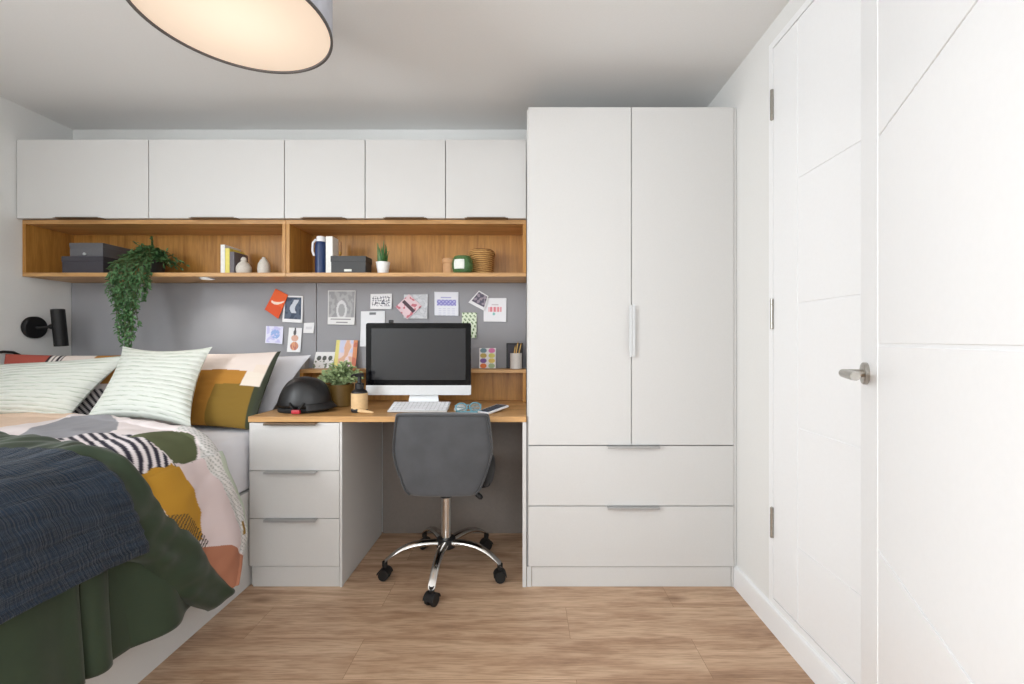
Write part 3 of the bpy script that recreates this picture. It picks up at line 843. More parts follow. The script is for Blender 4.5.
# ------------------------------------------------------------------ ceiling lamp
lc = Vector((-.907, 1.392, 0)); R0, zb = .278, EYE + 1.0
t = thing('ceiling_lamp', 'large grey drum lampshade with lit diffuser hanging from the ceiling', 'lamp', (lc.x, lc.y, ZC))
MB().lathe([(R0, zb), (R0, zb + .17), (R0 - .004, zb + .17), (R0 - .004, zb)], lc, 80, None, False).build('lamp_shade', 'shade', t)
b = MB().lathe([(R0 + .0015, zb - .002), (R0 + .0015, zb + .005), (R0 - .006, zb + .005), (R0 - .006, zb - .002), (R0 + .0015, zb - .002)], lc, 80, None, False); b.build('shade_rim', 'rim', t)
MB().lathe([(R0 - .007, zb + .004), (R0 - .007, zb + .008)], lc, 80).build('diffuser', 'glow', t)
b = MB().lathe([(.012, zb + .05), (.012, ZC - .02), (.055, ZC - .018), (.055, ZC)], lc, 28)
for k in range(3):
    a = k * 2.094; b.tube([lc + Vector((0, 0, zb + .15)), lc + Vector(((R0 - .004) * math.cos(a), (R0 - .004) * math.sin(a), zb + .15))], .003, 8)
b.build('ceiling_mount', 'whitepot', t)

# ------------------------------------------------------------------ chair
CXc, CYc = -.398, 2.215
t = thing('desk_chair', 'charcoal velvet swivel desk chair on chrome star base', 'chair', (CXc, CYc, 0))


def chair_back():
    b = MB(); R = []; hs = [(.436, .25, -.000), (.439, .29, 0), (.448, .325, 0), (.472, .352, .0), (.53, .398, -.002), (.59, .438, -.004), (.64, .456, -.006), (.70, .447, -.008), (.76, .432, -.012), (.795, .425, -.014), (.806, .415, -.015), (.812, .398, -.0155)]
    H = [q[0] for q in hs]
    for q in hs: pass
    n = 40
    for i, (h, wd, y) in enumerate(hs):
        ring = []; th = .058
        tk = th * (1 if 1 < i < len(hs) - 2 else (.78 if i in (1, len(hs) - 2) else .45))
        lean = (h - .45) * -.05
        for k in range(n):
            a = 2 * math.pi * k / n; ca, sa = math.cos(a), math.sin(a)
            ex = math.copysign(abs(ca) ** .35, ca); ey = math.copysign(abs(sa) ** .75, sa)
            X = ex * wd / 2
            Y = 2.035 + lean + ey * tk / 2 + .45 * X * X
            ring.append((CXc - .0 + X - .002, Y, h + (0.006 * (1 - (X / .22) ** 2) if i > 8 else 0)))
        R.append(ring)
    return b.rings(R)


CB = chair_back()
CB.v = [(CXc + .026 + (p[0] - CXc) * .99, p[1] - .048, EYE - (EYE - p[2]) * .978) for p in CB.v]
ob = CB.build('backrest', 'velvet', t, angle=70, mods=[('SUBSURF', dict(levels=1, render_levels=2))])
pp = []
hsx = [(.444, .29), (.468, .336), (.53, .385), (.59, .424), (.64, .440), (.70, .431), (.76, .416), (.797, .402)]
side = lambda sg: [(CXc + sg * w_ / 2, 2.035 - (h - .45) * .05 - .024 + .45 * (w_ / 2) ** 2, h) for h, w_ in hsx]
rt = side(1); lf = side(-1)
top = [(CXc + x, 2.035 - .345 * .05 - .026 + .45 * x * x, .803 + .004 * (1 - (x / .2) ** 2)) for x in np.linspace(.195, -.195, 13)]
pw = MB().tube(rt + top + lf[::-1], .0042, 8)
pw.v = [(CXc + .026 + (p[0] - CXc) * .99, p[1] - .048, EYE - (EYE - p[2]) * .978) for p in pw.v]
pw.build('piping', 'velvetd', ob)
# seat bucket
b = MB(); R = []
for i in range(15):
    q = i / 14; y = 2.04 + .44 * q; wd = .405 * (1 - .08 * q) * (1 if q < .9 else math.sqrt(max(.05, 1 - ((q - .9) / .1) ** 2 * .5)))
    ring = []
    for k in range(36):
        a = 2 * math.pi * k / 36; ca, sa = math.cos(a), math.sin(a)
        X = math.copysign(abs(ca) ** .5, ca) * wd / 2
        th = .085 * (1 if .06 < q < .95 else .7)
        Z = .492 + math.copysign(abs(sa) ** .6, sa) * th / 2 + (.0 if sa < 0 else .035 * (abs(X) / .22) ** 3 * (1 - q))
        ring.append((CXc + .030 + X, y, Z + .01 * q))
    R.append(ring)
b.rings(R)
os_ = b.build('seat', 'velvet_shaded', t, angle=70)
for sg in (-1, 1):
    b = MB().ellipsoid((CXc + .030 + sg * .183, 2.165, .520), (.032, .165, .072), 24, 20, -.999); b.build('side_bolster', 'velvet_shaded', os_, angle=80)
MB().box(CXc - .09, CXc + .09, CYc - .10, CYc + .10, .425, .452, .006).build('seat_plate', 'black', t)
b = MB().tube([(CXc + .03, CYc - .02, .436), (CXc + .10, CYc - .03, .430), (CXc + .125, CYc - .04, .424)], [.004, .004, .005], 8)
b.tube([(CXc + .118, CYc - .034, .425), (CXc + .134, CYc - .04, .414), (CXc + .176, CYc - .05, .382), (CXc + .184, CYc - .05, .377)], [.006, .012, .013, .007], 10)
b.build('height_lever', 'black', t)
MB().lathe([(.013, .37), (.013, .43)], (CXc, CYc, 0), 18).build('gas_piston', 'chrome', t)
b = MB().lathe([(.024, .366), (.029, .368), (.029, .386), (.024, .388)], (CXc, CYc, 0), 24); b.build('collar', 'black', t)
MB().lathe([(.026, .150), (.0265, .38)], (CXc, CYc, 0), 24).build('column', 'chrome', t)
MB().lathe([(.030, .118), (.046, .122), (.048, .150), (.044, .165), (.030, .168)], (CXc, CYc, 0), 28).build('hub', 'black', t)
for k in range(5):
    a = math.radians(-92 + 72 * k); d = Vector((math.cos(a), math.sin(a), 0)); c = Vector((CXc, CYc, 0)); p = Vector((-d.y, d.x, 0))
    b = MB(); R = []
    for i in range(17):
        q = i / 16; r = .035 + .258 * q; z = .146 - .004 * q - .058 * q ** 3.2 + .010 * math.sin(q * math.pi)
        wd = .023 - .007 * q; hh = .017 - .004 * q
        R.append([tuple(c + d * (r + (-.010 * math.sin(2 * math.pi * m / 12) * q ** 3)) + p * wd * math.cos(2 * math.pi * m / 12) + Vector((0, 0, z + hh * math.sin(2 * math.pi * m / 12)))) for m in range(12)])
    b.rings(R); leg = b.build('leg', 'chrome', t)
    e = c + d * .290
    yaw = a + (0.5 if k % 2 else -.4)
    f = Vector((math.cos(yaw), math.sin(yaw), 0)); s_ = Vector((-f.y, f.x, 0)); wc = e + Vector((0, 0, .026))
    cas = MB().lathe([(.009, .045), (.009, .085), (.013, .086), (.013, .066)], e, 14)
    for sg in (-1, 1):
        cas.lathe([(.018, -.010), (.0245, -.008), (.0255, 0), (.0245, .008), (.018, .010)], wc + s_ * sg * .0145, 24, s_)
    R = []
    for i in range(9):
        an = math.pi * (.05 + .9 * i / 8); R.append([tuple(wc + s_ * w_ + f * (rad * math.cos(an)) + Vector((0, 0, rad * math.sin(an)))) for w_, rad in ((-.026, .027), (-.026, .031), (.026, .031), (.026, .027))])
    cas.rings(R)
    cas.build('caster', 'rubber', leg)

# ------------------------------------------------------------------ computer and desk things
YM = 2.285; sM = FPX / YM
xm = lambda x: (x - CX) / sM
zm = lambda y: EYE + (CY - y) / sM
t = thing('desktop_computer', 'all in one computer with black screen and silver chin on the desk', 'computer', (xm(418.5), YM, ZD))
x0, x1, z0, z1 = xm(366), xm(471), zm(395), zm(323)
b = MB(); R = []
for y, ins in ((YM + .004, 0), (YM + .012, .002), (YM + .024, .05), (YM + .036, .12)):
    R.append([(x0 + ins, y, z0 + ins), (x1 - ins, y, z0 + ins), (x1 - ins, y, z1 - ins), (x0 + ins, y, z1 - ins)])
b.rings(R); b.build('shell', 'alum', t)


def round_panel(x0, x1, z0, z1, y0, y1, r, rc=(1, 1, 1, 1)):
    pts = []
    for (cx_, cz_, a0, fl) in ((x1 - r, z0 + r, -90, rc[0]), (x1 - r, z1 - r, 0, rc[1]), (x0 + r, z1 - r, 90, rc[2]), (x0 + r, z0 + r, 180, rc[3])):
        for k in range(7):
            a = math.radians(a0 + 15 * k)
            if fl: pts.append((cx_ + r * math.cos(a), cz_ + r * math.sin(a)))
            else: pts.append((cx_ + math.copysign(r, math.cos(math.radians(a0 + 45))), cz_ + math.copysign(r, math.sin(math.radians(a0 + 45))))) if k in (3,) else None
    return MB().rings([[(x, y1, z) for x, z in pts], [(x, y0, z) for x, z in pts]])


zc_ = zm(385.3)
round_panel(x0, x1, z0, zc_, YM - .001, YM + .004, .010, (1, 0, 0, 1)).build('chin', 'alumw', t)
round_panel(x0, x1, zc_, z1, YM - .001, YM + .004, .010, (0, 1, 1, 0)).build('bezel', 'bezel', t)
MB().box(x0 + .028, x1 - .028, YM - .0018, YM, zc_ + .028, z1 - .028, 0).build('display', 'screen', t)
b = MB(); xc = xm(422)
R = []
for z, y, th, wd in ((z0 + .10, YM + .055, .012, .068), (z0, YM + .040, .012, .072), (ZD + .022, YM + .035, .012, .080), (ZD + .010, YM + .03, .014, .084)):
    R.append([(xc - wd, y, z), (xc + wd, y, z), (xc + wd, y + th, z), (xc - wd, y + th, z)])
b.rings(R); b.box(xc - .095, xc + .095, YM + .005, YM + .11, ZD + .0005, ZD + .010, .003); b.build('stand', 'alum', t)
wb = thing('webcam', 'tiny black webcam on the upper edge of the computer screen', 'webcam', (xm(391), YM + .01, z1))
MB().box(xm(388.7), xm(393), YM - .004, YM + .014, z1 + .0005, z1 + .016, .003).lathe([(.004, 0), (.005, .003)], (xm(390.8), YM - .004, z1 + .009), 12, (0, -1, 0)).build('body', 'black', wb)

t = thing('keyboard', 'slim white keyboard in front of the computer', 'keyboard', (-.530, 2.24, ZD))
tilt = Matrix.Translation(Vector((-.530, 2.165, ZD + .003))) @ Matrix.Rotation(math.radians(14), 4, 'X')
MB().box(-.145, .145, 0, .118, .0, .009, .003, 2, tilt).build('case', 'alumw', t)
b = MB()
for r in range(5):
    for k in range(14):
        if r == 0 and 3 < k < 9: continue
        b.box(-.139 + k * .0200, -.139 + k * .0200 + .0172, .006 + r * .0218, .006 + r * .0218 + .0185, .009, .0115, .0012, 1, tilt)
b.box(-.139 + 4 * .02, -.139 + 8 * .02 + .0172, .006, .0245, .009, .0115, .0012, 1, tilt)
b.build('keys', 'keys', t)
MB().tube([(-.665, 2.275, ZD + .0125), (-.395, 2.275, ZD + .0125)], .012, 14).build('battery_tube', 'alumw', t)
t = thing('mouse', 'white computer mouse beside the keyboard', 'mouse', (-.338, 2.27, ZD))
b = MB(); R = []
for i in range(9):
    z = math.sin(math.pi / 2 * i / 8); q = math.sqrt(max(.002, 1 - z * z)) ** .7
    R.append([(-.338 + .030 * q * math.copysign(abs(math.cos(a)) ** .8, math.cos(a)), 2.27 + .052 * q * math.sin(a), ZD + .0005 + .024 * z) for a in np.linspace(0, 2 * math.pi, 25)[:-1]])
b.rings(R); b.build('shell', 'whitep', t)
MB().tube([(-.338, 2.228, ZD + .015), (-.338, 2.238, ZD + .0195)], .003, 8).build('wheel', 'boxg', t)

# spectacles folded on the desk
t = thing('glasses', 'teal framed glasses lying folded on the desk near the phone', 'glasses', (-.285, 2.19, ZD))
rot = Matrix.Translation(Vector((-.285, 2.19, ZD + .024))) @ Matrix.Rotation(math.radians(18), 4, 'Z') @ Matrix.Rotation(math.radians(-15), 4, 'X')
def ringpts(cx_, rx, rz): return [rot @ Vector((cx_ + rx * math.cos(a), 0, rz * math.sin(a))) for a in np.linspace(0, 2 * math.pi, 25)]
b = MB().tube(ringpts(-.034, .028, .022), .0035, 8).tube(ringpts(.034, .028, .022), .0035, 8).tube([rot @ Vector((-.008, 0, .008)), rot @ Vector((0, -.003, .012)), rot @ Vector((.008, 0, .008))], .003, 8)
b.build('frame', 'teal', t)
for cx_ in (-.034, .034):
    MB().rings([[tuple(rot @ Vector((cx_ + .026 * math.cos(a), y, .020 * math.sin(a)))) for a in np.linspace(0, 2 * math.pi, 25)[:-1]] for y in (-.0008, .0008)]).build('lens', glassy('spectacle_lens', (.8, .9, .92), .03, .9) if cx_ < 0 else bpy.data.materials['spectacle_lens'], t)
for sg in (-1, 1):
    MB().tube([rot @ Vector((sg * .064, 0, .012)), rot @ Vector((sg * .060, .012, .006)), rot @ Vector((sg * -.02, .018 + .004 * sg, -.006)), rot @ Vector((sg * -.06, .016 + .004 * sg, -.016))], [.003, .003, .003, .004], 8).build('temple', 'teal', t)
o = MB().tube([(-.325, 2.118, ZD + .008), (-.315, 2.12, ZD + .008), (-.245, 2.145, ZD + .008), (-.235, 2.148, ZD + .008)], [.006, .008, .008, .005], 12).build('pen', 'teal', origin=(-.28, 2.13, ZD))
tag(o, 'short teal pen lying on the desk in front of the glasses', 'pen')
t = thing('phone', 'phone with slate screen in a white case on the desk near the wardrobe', 'phone', (-.165, 2.20, ZD))
pr = Matrix.Translation(Vector((-.165, 2.205, ZD + .012))) @ Matrix.Rotation(math.radians(-38), 4, 'Z') @ Matrix.Rotation(math.radians(7), 4, 'X')
MB().box(-.039, .039, -.078, .078, -.005, .006, .005, 3, pr).build('case', 'whitep', t)
MB().box(-.030, .030, -.068, .068, .0055, .0072, .001, 1, pr).build('screen', 'phone', t)

# bottle, brush
t = thing('bottle', 'black bottle with pale wooden label and black cap on the desk', 'bottle', (-.822, 2.20, ZD))
MB().lathe([(.034, 0), (.039, .003), (.039, .092), (.036, .102), (.022, .112), (.018, .116)], (-.822, 2.20, ZD + .0005), 32).build('body', 'black', t)
MB().lathe([(.0396, .014), (.0396, .094)], (-.822, 2.20, ZD), 32, None, False).build('label', 'wood', t)
b = MB().lathe([(.019, .113), (.021, .115), (.021, .140), (.012, .144), (.009, .150), (.009, .172), (.020, .174), (.022, .182), (.016, .190)], (-.822, 2.20, ZD), 24)
b.tube([(-.822, 2.20, ZD + .182), (-.822 - .02, 2.18, ZD + .184), (-.822 - .03, 2.17, ZD + .176)], [.007, .006, .004], 10)
b.build('cap', 'black', t)
t = thing('brush', 'short brush with black end and pale wood handle lying before the bottle', 'brush', (-.79, 2.165, ZD))
MB().tube([(-.850, 2.178, ZD + .0125), (-.846, 2.177, ZD + .0125), (-.818, 2.169, ZD + .0125), (-.814, 2.168, ZD + .0125)], [.009, .012, .012, .010], 16).build('ferrule', 'black', t)
MB().tube([(-.815, 2.168, ZD + .011), (-.79, 2.161, ZD + .010), (-.745, 2.149, ZD + .006), (-.735, 2.146, ZD + .005)], [.0095, .0095, .006, .003], 14).build('handle', 'wood', t)

# helmet
hc = Vector((-1.118, 2.235, ZD + .002)); t = thing('helmet', 'black riding helmet with red buckle sitting on the desk', 'helmet', hc)
b = MB(); R = []
for i in range(15):
    q = i / 14; z = math.sin(q * math.pi / 2); k = max(.02, math.cos(q * math.pi / 2)) ** .66
    ring = []
    for a in np.linspace(0, 2 * math.pi, 41)[:-1]:
        ca, sa = math.cos(a), math.sin(a)
        rx = .122 if ca < 0 else .138
        X = ca * rx * k + .018 * z; Y = sa * .100 * k
        zz_ = .018 + .152 * z * (1 - .10 * max(0, X / .14)) - (.012 * max(0, ca) * (1 - z))
        # vent grooves along the shell
        zz_ -= .006 * (1 if abs(abs(Y) - .045) < .010 else 0) * (1 if .25 < z < .97 else 0)
        ring.append((hc.x + X, hc.y + Y, hc.z + zz_))
    R.append(ring)
b.rings(R); b.build('shell', 'helmet', t, angle=50, mods=[('SUBSURF', dict(levels=1, render_levels=1))])
b = MB(); R = []
for i in range(9):
    q = i / 8; r = []
    for k in range(17):
        a = math.radians(-62 + 124 * k / 16); ext = .135 + .034 * q * math.cos(a) ** 1.2
        r.append((hc.x + ext * math.cos(a), hc.y + (.102 + .012 * q) * math.sin(a) * 1.05, hc.z + .052 - .030 * q - .012 * abs(math.sin(a))))
    R.append(r)
b.rings(R, False, False, False); b.build('visor', 'helmet', t, mods=[('SOLIDIFY', dict(thickness=.006))])
b = MB().lathe([(.09, 0), (.115, .001), (.118, .010), (.112, .020), (.09, .021)], hc + Vector((.004, 0, .0)), 40)
b.v = [(hc.x + (p[0] - hc.x) * 1.03, hc.y + (p[1] - hc.y) * .85, p[2]) for p in b.v]; b.build('rim_pad', 'strap', t)
for sg in (-1, 1):
    MB().tube([(hc.x + .02 + sg * .035, hc.y - .098, hc.z + .05), (hc.x + .02 + sg * .02, hc.y - .106, hc.z + .028), (hc.x + .022, hc.y - .110, hc.z + .010)], .006, 8).build('strap', 'strap', t)
MB().box(hc.x + .004, hc.x + .044, hc.y - .122, hc.y - .106, hc.z + .001, hc.z + .020, .004).build('buckle', 'red', t)

# ------------------------------------------------------------------ plants


def leaf_quad(b, p, d, up, L, W, fold=.25):
    d = d.normalized(); s_ = d.cross(up)
    if s_.length < 1e-4: s_ = d.orthogonal()
    s_.normalize(); n_ = s_.cross(d)
    P = [p, p + d * L * .3 + s_ * W * .5 + n_ * W * fold, p + d * L * .7 + s_ * W * .42 + n_ * W * fold * .6, p + d * L - n_ * L * .12,
         p + d * L * .7 - s_ * W * .42 + n_ * W * fold * .6, p + d * L * .3 - s_ * W * .5 + n_ * W * fold, p + d * L * .5 - n_ * L * .02]
    b.add([tuple(q) for q in P], [(0, 1, 6), (1, 2, 6), (2, 3, 6), (3, 4, 6), (4, 5, 6), (5, 0, 6)])


rnd = random.Random(5)
pc = Vector((-2.115, 2.53, 1.507))
t = thing('trailing_plant', 'leafy green trailing plant spilling over the oak shelf edge', 'plant', pc)
MB().lathe([(.045, 0), (.050, .002), (.060, .085), (.064, .088), (.060, .090), (.055, .083)], pc, 28).build('pot', 'darkpot', t)
MB().lathe([(.056, .075), (.03, .080), (.002, .082)], pc, 20).build('soil', 'soil', t)
bs, bl = MB(), MB()
def frond(pts, nl, L, W):
    bs.tube(pts, .0016, 5)
    V = [Vector(p) for p in pts]
    for k in range(nl):
        q = (k + rnd.random()) / nl * (len(V) - 1); i = min(int(q), len(V) - 2); p = V[i].lerp(V[i + 1], q - i); tg = (V[i + 1] - V[i]).normalized()
        dd = tg * .5 + Vector((rnd.uniform(-1, 1), rnd.uniform(-1, .4), rnd.uniform(-.5, .6)))
        leaf_quad(bl, p, dd, Vector((rnd.uniform(-.4, .4), -.6, 1)), L * rnd.uniform(.7, 1.25), W * rnd.uniform(.7, 1.2))
for k in range(40):            # strands that fall over the shelf edge
    xe = rnd.uniform(-2.212, -1.995); ye = 2.383 - rnd.uniform(0, .045)
    low = 1.10 + 0.26 * abs((xe + 2.105) / .11) ** 1.2 + rnd.uniform(0, .15) if k else 1.10
    pts = [pc + Vector((rnd.uniform(-.03, .03), rnd.uniform(-.03, .02), .085)), Vector(((pc.x + xe) / 2 + rnd.uniform(-.02, .02), 2.46, 1.60 + rnd.uniform(0, .05))), Vector((xe, ye + .012, 1.55)), Vector((xe, ye, 1.49))]
    z = 1.49; x = xe
    while z > low:
        z -= .035; x += rnd.uniform(-.008, .008) + (-2.105 - x) * .06; pts.append(Vector((x, ye + rnd.uniform(-.006, .006), z)))
    frond(pts, int(10 + (1.6 - low) * 85), .024, .013)
for k in range(84):            # mound above the pot
    a = rnd.uniform(0, 6.28); r = rnd.uniform(.04, .13); x = max(-2.27, min(-1.95, pc.x + r * math.cos(a) * 1.15)); y = min(2.63, max(2.405, pc.y - .035 + r * math.sin(a) * .8))
    z = 1.507 + max(.03, .18 - r * .9) + rnd.uniform(-.03, .02)
    frond([pc + Vector((0, 0, .085)), (pc + Vector((x, y, z))) * .5 + Vector((0, 0, .05)) if False else Vector(((pc.x + x) / 2, (pc.y + y) / 2, max(z, 1.60) + .02)), Vector((x, y, z))], 13, .026, .014)
for x, z in ((-1.955, 1.585), (-1.915, 1.565), (-2.11, 1.715), (-2.22, 1.70), (-1.94, 1.545)):
    frond([pc + Vector((0, 0, .09)), Vector(((pc.x + x) / 2, 2.53, z + .06 if z < 1.6 else z - .04)), Vector((x, 2.52, z))], 13, .024, .013)
bl.build('foliage', 'leaf', t, angle=80); bs.build('stems', 'stem', t)

pc = Vector((-1.008, 2.415, ZD + .001))
t = thing('potted_plant', 'bushy sage green plant in an olive brown planter on the desk', 'plant', pc)
MB().lathe([(.064, 0), (.068, .003), (.071, .112), (.069, .116), (.064, .116), (.062, .10)], pc, 40).build('pot', 'olivepot', t)
MB().lathe([(.063, .100), (.03, .106), (.002, .108)], pc, 24).build('soil', 'soil', t)
bs, bl = MB(), MB()
for k in range(90):
    a = rnd.uniform(0, 6.28); r = .128 * math.sqrt(rnd.random()); x = pc.x + .012 + r * math.cos(a); y = min(2.50, pc.y + r * math.sin(a) * .72)
    z = ZD + .118 + .13 * (1 - (r / .135) ** 2) * rnd.uniform(.5, 1.0) + rnd.uniform(-.015, .01)
    frond([pc + Vector((rnd.uniform(-.02, .02), rnd.uniform(-.02, .02), .105)), Vector(((pc.x + x) / 2, (pc.y + y) / 2, (ZD + .105 + z) / 2 + .025)), Vector((x, y, z))], 14, .024, .0145)
bl.build('foliage', 'leafl', t, angle=80); bs.build('stems', 'stem', t)

ZS = 1.507
pc = Vector((-.788, 2.455, ZS)); t = thing('snake_plant', 'small upright snake plant in a white pot on the oak shelf', 'plant', pc)
MB().lathe([(.026, 0), (.028, .001), (.037, .060), (.038, .064), (.035, .064), (.034, .055)], pc, 32).build('pot', 'whitepot', t)
MB().lathe([(.034, .054), (.01, .057), (.001, .057)], pc, 20).build('soil', 'soil', t)
bl = MB()
for k in range(13):
    a = k * 2.4; r = .007 + .0015 * k; b0 = pc + Vector((r * math.cos(a), r * math.sin(a), .055)); hgt = rnd.uniform(.07, .132); ln = Vector((math.cos(a), math.sin(a), 0)) * rnd.uniform(.006, .018)
    s_ = Vector((-math.sin(a + .6), math.cos(a + .6), 0)); R = []
    for i in range(6):
        q = i / 5; wd = .0065 * (1 - q ** 2.2) + .0006; c = b0 + ln * q * q + Vector((0, 0, hgt * q)); nn = Vector((math.cos(a + .6), math.sin(a + .6), 0))
        R.append([tuple(c + s_ * wd), tuple(c + nn * .0022), tuple(c - s_ * wd), tuple(c - nn * .0012)])
    bl.rings(R)
bl.build('leaves', 'leafs', t)

# ------------------------------------------------------------------ shelf things
t = thing('storage_box', 'wide dark slate box at the bottom of the pair on the shelf', 'box', (-2.43, 2.54, ZS))
MB().box(-2.541, -2.316, 2.445, 2.635, ZS, ZS + .070, .002).build('box_base', 'boxd', t)
MB().box(-2.543, -2.314, 2.443, 2.637, ZS + .066, ZS + .096, .002).build('lid', 'boxd', t)
t = thing('storage_box', 'smaller mid grey box stacked on the dark slate box', 'box', (-2.41, 2.54, ZS + .097))
MB().box(-2.503, -2.322, 2.450, 2.63, ZS + .097, ZS + .150, .002).build('box_base', 'boxg', t)
MB().box(-2.505, -2.320, 2.448, 2.632, ZS + .146, ZS + .170, .002).build('lid', 'boxg', t)
MB().lathe([(.004, 0), (.007, .004), (.008, .009), (.004, .013)], (-2.415, 2.449, ZS + .108), 14, (0, -1, 0)).build('clasp', 'alum', t)


def book(x0, x1, h, mat, lab, dep=.14, y0=2.44, tilt=0):
    t = thing('book', lab, 'book', ((x0 + x1) / 2, y0 + dep / 2, ZS), 'small books on the oak shelf')
    b = MB().box(x0, x0 + .002, y0, y0 + dep, ZS, ZS + h, .0005).box(x1 - .002, x1, y0, y0 + dep, ZS, ZS + h, .0005).box(x0, x1, y0, y0 + .003, ZS, ZS + h, .001)
    b.build('cover', mat, t)
    MB().box(x0 + .0022, x1 - .0022, y0 + .004, y0 + dep - .003, ZS + .003, ZS + h - .003, 0).build('pages', 'page', t)


book(-1.670, -1.6465, .158, 'bookw', 'white spined book, tallest of the three small books')
book(-1.6455, -1.621, .139, 'booky', 'yellow spined book standing between white and grey books', .13)
book(-1.620, -1.595, .120, 'bookg', 'grey spined book, shortest of the three small books', .12)
t = thing('ceramic_pot', 'squat speckled pot with dark knob beside the grey book', 'pot', (-1.562, 2.47, ZS))
MB().lathe([(.022, 0), (.034, .006), (.039, .022), (.037, .042), (.026, .060), (.016, .068), (.013, .074)], (-1.562, 2.47, ZS), 32).build('body', 'stone', t)
MB().lathe([(.013, .072), (.016, .078), (.014, .088), (.006, .096), (.001, .097)], (-1.562, 2.47, ZS), 20).build('lid', 'stone', t)
MB().lathe([(.005, .092), (.007, .097), (.005, .102), (.001, .103)], (-1.562, 2.47, ZS), 14).build('knob', 'stoned', t)
o = MB().lathe([(.024, 0), (.030, .005), (.032, .03), (.029, .056), (.018, .078), (.010, .086), (.008, .094), (.001, .095)], (-1.451, 2.47, ZS), 32).build('ceramic_pot', 'stone', origin=(-1.451, 2.47, ZS))
tag(o, 'slim pointed stoneware pot standing alone near the shelf divider', 'pot')

t = thing('drink_bottle', 'navy blue drink bottle with white cap on the oak shelf', 'bottle', (-1.126, 2.45, ZS))
MB().lathe([(.027, 0), (.030, .003), (.030, .155), (.026, .170), (.022, .176)], (-1.126, 2.45, ZS), 28).build('body', 'bluebot', t)
MB().lathe([(.0225, .174), (.0235, .176), (.0235, .200), (.020, .204)], (-1.126, 2.45, ZS), 28).build('cap', 'whitep', t)
MB().tube([(-1.148, 2.435, ZS + .185), (-1.160, 2.428, ZS + .165), (-1.161, 2.426, ZS + .12), (-1.153, 2.428, ZS + .095)], .006, 8).build('strap', 'whitep', t)
t = thing('binder', 'white binder standing between the navy bottle and black box', 'binder', (-1.076, 2.47, ZS))
b = MB().box(-1.0945, -1.0915, 2.44, 2.515, ZS, ZS + .203, .0008).box(-1.0605, -1.0575, 2.44, 2.515, ZS, ZS + .203, .0008).box(-1.0945, -1.0575, 2.437, 2.441, ZS, ZS + .203, .0008)
b.build('cover', 'bookw', t); MB().box(-1.091, -1.061, 2.442, 2.512, ZS + .003, ZS + .196, 0).build('pages', 'page', t)
t = thing('storage_box', 'black box with tiny pale tag beside the white binder', 'box', (-.955, 2.48, ZS))
MB().box(-1.052, -.866, 2.405, 2.50, ZS, ZS + .062, .002).build('box_base', 'boxk', t)
MB().box(-1.054, -.864, 2.403, 2.502, ZS + .058, ZS + .090, .002).build('lid', 'boxk', t)
MB().box(-.980, -.940, 2.4012, 2.4035, ZS + .006, ZS + .018, .0005).build('tag', 'label', t)
t = thing('candlestick', 'thin brass candlestick showing above the black box', 'candlestick', (-1.087, 2.60, ZS))
MB().lathe([(.022, 0), (.022, .005), (.006, .012), (.004, .13), (.009, .135), (.009, .150), (.006, .151)], (-1.083, 2.60, ZS), 20).build('stick', 'brass', t)
MB().lathe([(.007, .15), (.0065, .205), (.001, .212)], (-1.083, 2.60, ZS), 14).build('candle', 'tan', t)

t = thing('clay_jar', 'small tan clay jar behind the green glass candle', 'jar', (-.436, 2.52, ZS))
MB().lathe([(.030, 0), (.034, .003), (.035, .06), (.033, .070)], (-.436, 2.52, ZS), 28).build('body', 'tan', t)
MB().lathe([(.037, .068), (.039, .070), (.039, .090), (.034, .095), (.001, .096)], (-.436, 2.52, ZS), 28).build('lid', 'tan', t)
t = thing('glass_candle', 'round green glass candle with white label on the oak shelf', 'candle', (-.352, 2.46, ZS))
MB().lathe([(.036, 0), (.048, .006), (.058, .028), (.059, .055), (.053, .080), (.046, .094), (.044, .096), (.043, .092), (.050, .078), (.055, .055), (.054, .03), (.044, .010), (.001, .008)], (-.352, 2.46, ZS), 36, None, False).build('jar', 'gglass', t)
MB().lathe([(.042, .011), (.052, .03), (.053, .052), (.001, .053)], (-.352, 2.46, ZS), 30).build('wax', 'leafs', t)
b = MB()
def lb(u, v):
    a = -math.pi / 2 - .75 + 1.05 * u; z = .022 + .052 * v; r = np.interp(z, [0, .006, .028, .055, .080], [.036, .048, .058, .059, .053]) + .0007
    return (-.352 + r * math.cos(a), 2.46 + r * math.sin(a), ZS + z)
b.grid(lb, 12, 6); b.build('label', 'label', t)
t = thing('wicker_basket', 'round woven wicker basket at the wardrobe end of the shelf', 'basket', (-.253, 2.55, ZS))
b = MB(); R = []
for i in range(25):
    q = i / 24; z = .118 * q
    R.append([(-.253 + (.060 + .006 * q + .0022 * math.sin(k * math.pi / 2 * 1 + (math.pi if (i // 2) % 2 else 0) + k * math.pi / 2)) * math.cos(2 * math.pi * k / 56), 2.55 + (.060 + .006 * q + .0022 * math.sin(k * math.pi + (math.pi if (i // 2) % 2 else 0) + .5)) * math.sin(2 * math.pi * k / 56), ZS + z) for k in range(56)])
b.rings(R); b.build('body', 'wicker', t)
b = MB(); b.lathe([(.062, .116), (.072, .117), (.075, .128), (.072, .140), (.060, .148), (.03, .152), (.001, .153)], (-.253, 2.55, ZS), 40); b.build('lid', 'wicker', t)

